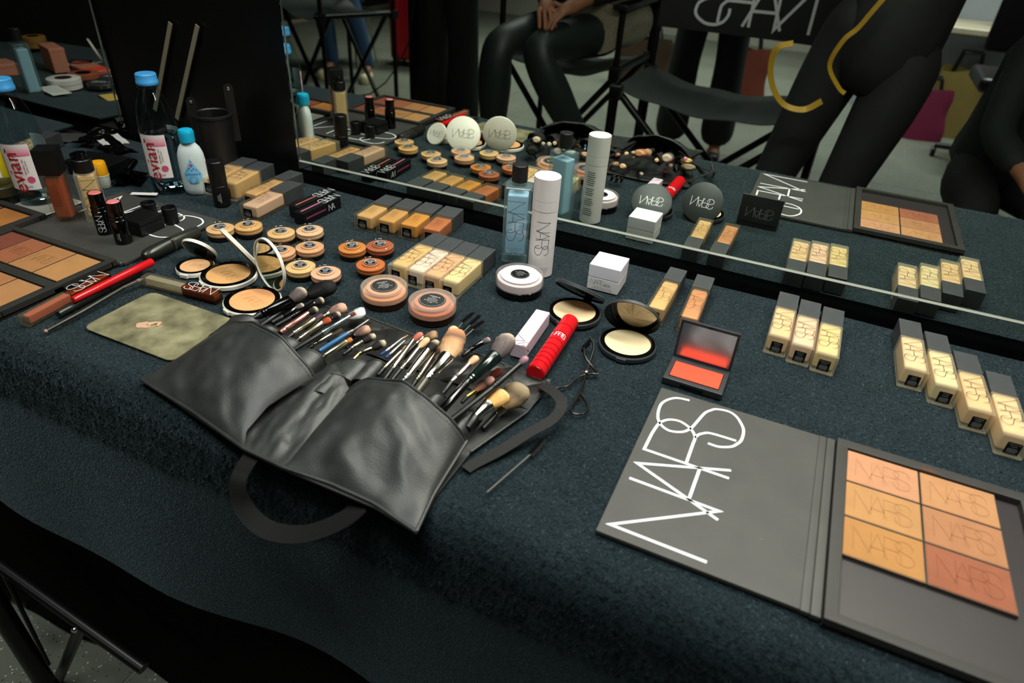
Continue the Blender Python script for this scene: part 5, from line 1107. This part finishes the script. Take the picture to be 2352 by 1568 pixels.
def figure(label, J, face, shirt, pants, shoe, skinm=SKIN, wide=False, group=None, hairm=HAIRM, hem=.04):
    o = thing('person', label, 'person', (0, 0, 0), 0, group)
    N = {'pel': (J['pel'], .092), 'sp': (lerp(J['pel'], J['ch'], .5), .080), 'ch': (J['ch'], .100), 'nk': (J['nk'], .050), 'hb': (J['nk']+V(0, 0, .05), .052), 'hd': (J['nk']+V(0, 0, .13)+face*.01, (.074, .088)), 'ht': (J['nk']+V(0, 0, .20), .055), 'no': (J['nk']+V(0, 0, .115)+face*.095, .012)}
    E_ = [('pel', 'sp'), ('sp', 'ch'), ('ch', 'nk'), ('nk', 'hb'), ('hb', 'hd'), ('hd', 'ht'), ('hd', 'no')]
    for s_ in 'lr':
        N[s_+'sh'] = (J[s_+'sh'], .050); N[s_+'el'] = (J[s_+'el'], .038); N[s_+'wrist'] = (J[s_+'wr'], .026); E_ += [('ch', s_+'sh'), (s_+'sh', s_+'el'), (s_+'el', s_+'wrist')]
        hand(N, E_, J[s_+'wr'], J[s_+'el'], 1 if s_ == 'l' else -1, pre=s_)
        N[s_+'hip'] = (J[s_+'hip'], .066); N[s_+'kn'] = (J[s_+'kn'], .052); N[s_+'an'] = (J[s_+'an'], .036); N[s_+'to'] = (J[s_+'to'], .030)
        E_ += [('pel', s_+'hip'), (s_+'hip', s_+'kn'), (s_+'kn', s_+'an'), (s_+'an', s_+'to')]
    skin(N, E_, 'body', skinm, o, 1, 'pel')
    # clothes
    T_ = {'a': (J['pel']-V(0, 0, hem), .150), 'a2': (lerp(J['pel'], J['ch'], .2), .148), 'b': (lerp(J['pel'], J['ch'], .5), .132), 'c': (J['ch'], .140), 'd': (lerp(J['ch'], J['nk'], .75), .065)}; e = [('a', 'a2'), ('a2', 'b'), ('b', 'c'), ('c', 'd')]
    for s_ in 'lr':
        T_[s_+'1'] = (J[s_+'sh'], .064); T_[s_+'2'] = (J[s_+'el'], .050); T_[s_+'3'] = (lerp(J[s_+'el'], J[s_+'wr'], .88), .040); e += [('c', s_+'1'), (s_+'1', s_+'2'), (s_+'2', s_+'3')]
    skin(T_, e, 'top', shirt, o, 1, 'a')
    if pants:
        P_ = {'a': (J['pel'], .134), 'w': (lerp(J['pel'], J['ch'], .25), .118)}; e = [('w', 'a')]; kw, aw = (.085, .105) if wide else (.064, .050)
        for s_ in 'lr':
            P_[s_+'0'] = (J[s_+'hip'], .102); P_[s_+'1'] = (lerp(J[s_+'hip'], J[s_+'kn'], .5), .090 if wide else .082); P_[s_+'2'] = (J[s_+'kn'], kw); P_[s_+'25'] = (lerp(J[s_+'kn'], J[s_+'an'], .35), kw+.008); P_[s_+'3'] = (lerp(J[s_+'kn'], J[s_+'an'], 1.08), aw)
            e += [('a', s_+'0'), (s_+'0', s_+'1'), (s_+'1', s_+'2'), (s_+'2', s_+'25'), (s_+'25', s_+'3')]
        skin(P_, e, 'trousers', pants, o, 2, 'a')
    for s_ in 'lr':
        d = (J[s_+'to']-J[s_+'an']); d.z = 0; d.normalize(); b0 = V(J[s_+'to'].x, J[s_+'to'].y, J[s_+'to'].z-.02)-d*.10
        skin({'h': (b0-d*.05+V(0, 0, .018), .044), 'm': (b0+d*.05+V(0, 0, .015), .042), 't': (b0+d*.15+V(0, 0, .010), (.034, .048))}, [('h', 'm'), ('m', 't')], 'shoe', shoe, o, 2, 'h')
    hd = J['nk']+V(0, 0, .145)-face*.018
    MB().lathe([(0, .105), (.05, .095), (.085, .06), (.100, .01), (.098, -.04), (.085, -.10), (0, -.09)], 24, T(hd)).build('hair', hairm, o)
    # face features
    s_ = face.cross(V(0, 0, 1)).normalized(); v = MB()
    for k in (-1, 1): v.lathe([(0, .008), (.007, .005), (.009, 0)], 12, frame(J['nk']+V(0, 0, .135)+face*.088+s_*.032*k, s_, V(0, 0, 1)))
    v.build('eyes', INK, o); MB().tube([J['nk']+V(0, 0, .075)+face*.090-s_*.022, J['nk']+V(0, 0, .073)+face*.096, J['nk']+V(0, 0, .075)+face*.090+s_*.022], .006, 8).build('mouth', mat('lip', '#8a4038', .5), o)
    return o
def standing(c, fwd, sp=.11, h=1.0, arms=None, lean=V(0, 0, 0)):
    side = fwd.cross(V(0, 0, 1)).normalized(); g = V(c[0], c[1], FL)
    J = {'pel': g+V(0, 0, .95*h)+lean*.5, 'ch': g+V(0, 0, 1.28*h)+lean*.8, 'nk': g+V(0, 0, 1.50*h)+lean}
    for k, s_ in ((1, 'r'), (-1, 'l')):
        J[s_+'sh'] = J['ch']+side*.17*k+V(0, 0, .10); J[s_+'hip'] = J['pel']+side*.09*k-V(0, 0, .05); J[s_+'kn'] = g+side*sp*k+V(0, 0, .50*h)+fwd*.02+lean*.2; J[s_+'an'] = g+side*(sp+.01)*k+V(0, 0, .09); J[s_+'to'] = g+side*(sp+.02)*k+fwd*.14+V(0, 0, .035)
        J[s_+'el'] = J[s_+'sh']+side*.07*k-V(0, 0, .28); J[s_+'wr'] = J[s_+'el']-V(0, 0, .20)+fwd*.12
    if arms: J.update(arms)
    return J
BT = mat('black_cotton', '#121414', .85, bump=.3, bscale=40); BTR = mat('charcoal_trousers', '#1d1f1e', .8, bump=.6, bscale=22); LEG = mat('dark_green_grey_leggings', '#1a2221', .5); DEN = mat('blue_denim', '#24405f', .85, bump=.3, bscale=300); CRM = mat('cream_clog', '#c9c09c', .6); BSH = mat('black_shoe', '#101010', .4)
# standing person in wide trousers
J = standing((-1.90, -2.45), V(.2, -.98, 0), .10)
figure('person standing in wide charcoal trousers and black top beside the seated one', J, V(.2, -.98, 0), BT, BTR, BSH, wide=True)
# person behind the lettered chair
J = standing((-.62, -3.05), V(.1, .99, 0), .12)
figure('person in black trousers standing behind the lettered chair', J, V(.1, .99, 0), BT, BTR, BSH, wide=True)
# person at the right in the mirror
J = {'pel': V(0.570, -1.800, -0.240), 'ch': V(0.610, -1.720, 0.080), 'nk': V(0.710, -1.620, 0.260), 'rsh': V(0.530, -1.700, 0.160), 'lsh': V(0.770, -1.860, 0.160), 'rel': V(0.490, -1.500, -0.060), 'lel': V(0.860, -1.700, -0.080), 'rwr': V(0.570, -1.320, -0.120), 'lwr': V(0.770, -1.460, -0.200),
     'rhip': V(0.510, -1.740, -0.270), 'lhip': V(0.670, -1.840, -0.270), 'rkn': V(0.510, -1.400, -0.250), 'lkn': V(0.710, -1.480, -0.250), 'ran': V(0.490, -1.440, -0.660), 'lan': V(0.710, -1.520, -0.660), 'rto': V(0.510, -1.300, -0.715), 'lto': V(0.730, -1.380, -0.715)}
figure('person in dark green coat sitting hunched at the right edge of the mirror', J, V(.3, .95, 0).normalized(), mat('dark_green_coat', '#0d1716', .8), BT, BSH)
so = thing('low_stool', 'low round black stool under the hunched person', 'stool', (.59, -1.80, FL)); MB().lathe([(0, .30), (.17, .30), (.18, .31), (.17, .33), (0, .335)], 30).build('seat', BLK, so)
for a in (45, 135, 225, 315): MB().tube([(.11*math.cos(R(a)), .11*math.sin(R(a)), .30), (.18*math.cos(R(a)), .18*math.sin(R(a)), 0)], .010, 10).build('leg', BMET, so)
# photographer, all in black, right behind the camera position
fw_ = V(-.35, .94, 0).normalized()
g = V(.17, -1.30, 0)
arms = {'lel': V(-.04, -1.26, .42), 'rel': V(.38, -1.26, .44), 'lwr': V(-.085, -1.075, .48), 'rwr': V(.13, -1.045, .50)}
J = standing((-.03, -1.28), fw_, .10, 1.0, arms, V(.27, .0, 0))
figure('photographer dressed in black standing at the table edge', J, fw_, BT, BT, BSH, SKIN2, hem=.20)
# seated person in leggings
K = lambda *a: om(*a)
J = {'pel': V(-.92, -1.98, .03), 'ch': V(-.95, -2.0, .36), 'nk': V(-.95, -1.97, .58), 'rsh': V(-1.12, -2.0, .46), 'lsh': V(-.78, -2.0, .46), 'rel': V(-1.16, -1.86, .22), 'lel': V(-.76, -1.84, .22), 'rwr': V(-1.04, -1.66, .135), 'lwr': V(-.90, -1.66, .135),
     'rhip': V(-1.02, -1.92, .02), 'lhip': V(-.84, -1.92, .02), 'rkn': om(1140, 98, 1.50), 'lkn': om(1222, 108, 1.50), 'ran': om(1132, 275, 1.55)+V(0, 0, -.05), 'lan': om(1325, 280, 1.62)+V(0, 0, -.05), 'rto': om(1130, 310, 1.45)+V(0, 0, -.04), 'lto': om(1345, 318, 1.52)+V(0, 0, -.04)}
figure('person sitting on the left director chair in dark leggings with hands together', J, V(.05, 1, 0), BT, LEG, BSH)
sk = thing('beaded_skirt', 'short glittering beige beaded skirt on the seated person', 'skirt', (0, 0, 0))
MB().tube([V(-.84, -2.02, .05), V(-.84, -1.90, .055), V(-.86, -1.78, .045)], [.135, .128, .115], 24, True, .8).build('skirt_cloth', mat('beaded_cloth', '#9a917c', .35, .3, bump=1, bscale=160, var=.4, vscale=200), sk); MB().tube([V(-.862, -1.775, .045), V(-.863, -1.765, .045)], [.119, .117], 24, True, .8).build('hem', mat('beaded_cloth'), sk)
# seated person in jeans far back
J = {'pel': V(-3.45, -3.75, -.20), 'ch': V(-3.5, -3.8, .12), 'nk': V(-3.48, -3.76, .34), 'rsh': V(-3.68, -3.8, .22), 'lsh': V(-3.32, -3.8, .22), 'rel': V(-3.7, -3.65, -.02), 'lel': V(-3.28, -3.62, -.02), 'rwr': V(-3.55, -3.45, -.1), 'lwr': V(-3.35, -3.42, -.1),
     'rhip': V(-3.53, -3.68, -.22), 'lhip': V(-3.36, -3.68, -.22), 'rkn': V(-3.42, -3.32, -.19), 'lkn': V(-3.20, -3.36, -.19), 'ran': V(-3.37, -3.34, -.66), 'lan': V(-3.10, -3.40, -.66), 'rto': V(-3.36, -3.20, -.715), 'lto': V(-3.04, -3.27, -.715)}
figure('person sitting in blue jeans and cream clogs far back', J, V(.1, 1, 0), mat('navy_top', '#1a2230', .8), DEN, CRM)

def dchair(label, c, rz, lettered, seat_z=-.15, w=.60, d=.48, back=True, arms=True):
    o = thing('director_chair', label, 'chair', (c[0], c[1], 0), R(rz), 'black folding director chairs'); z0 = FL-0; b_ = BMET
    hw = w/2
    for sx in (-1, 1):
        bar(o, 'arm_post', (sx*hw, -d/2, FL+.02), (sx*hw, -d/2, seat_z+.52), .013); bar(o, 'arm_post', (sx*hw, d/2, FL+.02), (sx*hw, d/2, seat_z+(.22 if arms else .02)), .012)
        bar(o, 'seat_rail', (sx*hw, -d/2-.02, seat_z), (sx*hw, d/2+.03, seat_z), .014); bar(o, 'floor_rail', (sx*hw, -d/2-.03, FL+.014), (sx*hw, d/2+.03, FL+.014), .013)
        if arms: MB().rbox(sx*hw-.028, sx*hw+.028, -d/2-.02, d/2+.05, seat_z+.22, seat_z+.240, .006, 2).build('armrest', BLK, o)
        for sy in (-1, 1): MB().rbox(sx*hw-.022, sx*hw+.022, sy*d/2-.022, sy*d/2+.022, seat_z-.03, seat_z+.02, .006, 2).build('corner_joint', BLK, o)
    for y in (-d/2+.05, d/2-.05):
        bar(o, 'cross_leg', (-hw, y, FL+.02), (hw, y, seat_z-.01), .013); bar(o, 'cross_leg', (hw, y+.02, FL+.02), (-hw, y+.02, seat_z-.01), .013)
    bar(o, 'footrest', (-hw, d/2+.06, FL+.22), (hw, d/2+.06, FL+.22), .011)
    MB().sheet(lambda u, v: (-hw+w*u, -d/2+d*v, seat_z+.012-.055*math.sin(math.pi*u)**.8+.004*math.sin(u*19+v*3)), 30, 12).build('seat', mat('black_vinyl', '#3c4142', .34, bump=.2, bscale=30), o, 60, solid=.003)
    if back:
        bz0, bz1 = seat_z+.16, seat_z+.52
        MB().sheet(lambda u, v: (-hw+w*u, -d/2+.012-.02*math.sin(math.pi*u), bz0+(bz1-bz0)*v), 20, 6).build('backrest', mat('black_canvas', '#101211', .6), o, 60, solid=.003)
        if lettered:
            P = [[(q[0]*.165, q[1]*.165) for q in s] for s in LOGOC]
            MB().strokes(dense(P, 5), .0105, None, lambda x, y: (-x, -d/2+.0175-.02*math.sin(math.pi*(min(max(-x/w+.5, 0), 1))), bz0+.115+y)).build('lettering', WINK, o, 0)
    return o
dchair('empty black director chair with white lettering on its backrest', (-.32, -1.68), 1, True, -.10, .68, .44, True, False)
dchair('black director chair carrying the seated person in leggings', (-1.00, -1.98), 2, False, -.10, .50, .44)
dchair('black director chair far left behind the cable', (-2.70, -2.55), 25, False, -.15, .55, .45)
stl = thing('steel_stool', 'stool with thin steel legs under the person in jeans', 'stool', (-3.50, -3.76, 0))
MB().lathe([(0, -.37), (.17, -.37), (.18, -.36), (.17, -.345), (0, -.342)], 32).build('seat', BLK, stl)
for a in (45, 135, 225, 315): bar(stl, 'leg', (.13*math.cos(R(a)), .13*math.sin(R(a)), -.37), (.19*math.cos(R(a)), .19*math.sin(R(a)), FL), .009, CHR)

su = thing('suitcase', 'bright red upright wheeled suitcase', 'suitcase', (-3.03, -4.05, FL), R(-15))
RS = mat('red_shell', '#a8121a', .35)
MB().rbox(-.23, .23, -.13, .13, .05, .72, .035, 4).build('shell', RS, su)
for x in (-.16, -.08, 0, .08, .16): MB().rbox(x-.012, x+.012, .125, .138, .10, .67, .004, 1).build('rib', RS, su)
for x in (-.18, .18):
    for y in (-.09, .09): MB().lathe([(0, -.012), (.024, -.012), (.026, 0), (.024, .012), (0, .012)], 20, T((x, y, .026)) @ Matrix.Rotation(math.pi/2, 4, 'Y')).build('wheel', BLK, su)
bar(su, 'handle', (-.07, 0, .72), (-.07, 0, .98), .006, BLK); bar(su, 'handle', (.07, 0, .72), (.07, 0, .98), .006, BLK); bar(su, 'handle', (-.08, 0, .98), (.08, 0, .98), .010, BLK)
MB().box(-.02, .03, .14, .146, .50, .60).build('tag', mat('orange_tag', '#a8481c', .6), su, 0)
cb = thing('power_cable', 'thin black cable hanging across the red suitcase', 'cable', (0, 0, 0)); MB().tube([om(948, -10, 1.9), om(946, 40, 1.9), om(938, 100, 1.9), om(915, 150, 1.9), om(885, 190, 1.9), om(850, 216, 1.9), om(800, 224, 1.9)], .0035, 8).build('cord', BLK, cb); MB().rbox(-.01, .01, -.01, .01, -.02, .02, .003, 1, T(om(948, -14, 1.9))).build('plug', BLK, cb)
pc = thing('floor_stand', 'tall narrow black stand beside the wide trousers', 'stand', (-2.28, -2.85, FL)); MB().rbox(-.10, .10, -.03, .03, 0, 1.9, .006, 1).build('panel', BLK, pc); MB().rbox(-.14, .14, -.12, .12, 0, .02, .005, 1).build('foot', BLK, pc)
cn = thing('window_counter', 'pale beige counter top on a grey base against the wall', 'counter', (1.2, -4.80, FL)); MB().rbox(-.72, .9, -.24, .30, .62, .66, .006, 1).build('worktop', mat('pale_stone', '#b8ac90', .4), cn); MB().box(-.62, .85, -.20, .20, 0, .618).build('cabinet', WALL, cn, 0)
pv = thing('plant_vase', 'green plant in a pink pot on the pale counter', 'plant', (.98, -4.72, FL+.66)); MB().lathe([(0, 0), (.05, 0), (.07, .02), (.075, .12), (.07, .125), (0, .12)], 28).build('pot', mat('pink_pot', '#a8706a', .6), pv)
v = MB()
for k in range(70):
    a = random.random()*6.28; e = random.uniform(.3, 1.3); L = random.uniform(.08, .18); d = V(math.cos(a)*math.cos(e), math.sin(a)*math.cos(e), math.sin(e)); p = V(0, 0, .12); s_ = d.cross(V(0, 0, 1)).normalized()*.018
    v.add([p, p+d*L*.5+s_, p+d*L, p+d*L*.5-s_], [(0, 1, 2), (0, 2, 3)])
tag(v.build('leaves', mat('leaf_green', '#26331c', .5), pv, 0), None, None, kind='stuff')
def bag(label, c, w, d, h, m, m2, rz=0):
    o = thing('bag', label, 'bag', (c[0], c[1], FL), R(rz), 'bags on the floor')
    MB().sheet(lambda u, v: ((w/2*(1-.18*v+.04*math.sin(9*v)))*math.cos(6.2832*u)*(1+.25*abs(math.sin(6.2832*2*u))), (d/2*(1-.5*v))*math.sin(6.2832*u), h*v+.02*math.sin(12.566*u)*v), 32, 12).build('cloth', m, o, 60)
    for sy in (-1, 1): MB().tube([(-w*.25, sy*d*.15, h*.95), (-w*.18, sy*d*.2, h*1.25), (w*.18, sy*d*.2, h*1.25), (w*.25, sy*d*.15, h*.95)], .010, 8).build('handle', m2, o)
    return o
bag('magenta cloth bag on the floor at the right', (.60, -4.35), .34, .22, .30, mat('magenta_cloth', '#6b0f33', .8, bump=.5, bscale=20), BLK)
bag('ochre paper bag behind the magenta bag', (.80, -4.52), .30, .16, .42, mat('ochre_paper', '#7d6a32', .7), BLK)
bag('brown leather bag under the row of coats', (-1.35, -4.6), .45, .28, .34, mat('brown_leather', '#3a2a1c', .5), BLK)
bag('dark rust coloured bag behind the lettered chair', (-.55, -4.2), .34, .26, .42, mat('rust_cloth', '#6a2c1a', .7), BLK)
ot = thing('office_chair', 'black swivel chair base with star foot near the right edge', 'chair', (.98, -3.80, 0))
for k in range(5):
    a = R(72*k+205); bar(ot, 'spoke', (0, 0, FL+.10), (.30*math.cos(a), .30*math.sin(a), FL+.065), .016, BLK); MB().lathe([(0, -.012), (.026, -.012), (.028, 0), (.026, .012), (0, .012)], 16, T((.30*math.cos(a), .30*math.sin(a), FL+.028)) @ Matrix.Rotation(math.pi/2, 4, 'Y')).build('caster', BLK, ot)
bar(ot, 'column', (0, 0, FL+.08), (0, 0, FL+.45), .025, BLK); MB().rbox(-.24, .24, -.24, .24, FL+.45, FL+.53, .03, 3).build('seat', BLK, ot); MB().rbox(-.22, .22, -.26, -.20, FL+.60, FL+1.1, .025, 3).build('backrest', BLK, ot)
# golden strap hanging from the photographer's bag
rb = thing('golden_strap', 'golden yellow ribbon strap hanging in loops in front of the lettered chair', 'strap', (0, 0, 0))
pts = [om(1822, 100, 1.10), om(1785, 110, 1.10), om(1770, 150, 1.10), om(1775, 200, 1.10), om(1800, 240, 1.10), om(1845, 252, 1.10), om(1888, 232, 1.10)]
def ribbon(pts, w, name, m, par):
    Q = []
    for i in range(len(pts)-1):
        a, b_, c_, d_ = pts[max(i-1, 0)], pts[i], pts[i+1], pts[min(i+2, len(pts)-1)]
        for k in range(6): t = k/6; Q.append(.5*((2*b_)+(c_-a)*t+(2*a-5*b_+4*c_-d_)*t*t+(3*b_-a-3*c_+d_)*t**3))
    Q.append(pts[-1]); v = []
    for i, q in enumerate(Q):
        t = (Q[min(i+1, len(Q)-1)]-Q[max(i-1, 0)]).normalized(); s_ = t.cross(V(.3, .6, .5)).normalized()*w/2; v += [q-s_, q+s_]
    return MB().add(v, [(2*i, 2*i+1, 2*i+3, 2*i+2) for i in range(len(Q)-1)]).build(name, m, par, 60, solid=.0015)
GR = mat('gold_ribbon', '#9a7a22', .35, .2)
ribbon(pts, .016, 'ribbon', GR, rb)
ribbon([om(2035, -10, 1.10), om(2000, 30, 1.10), om(1970, 65, 1.10), om(1935, 95, 1.10), om(1905, 150, 1.10), om(1925, 200, 1.10), om(1940, 215, 1.10)], .012, 'ribbon', GR, rb)
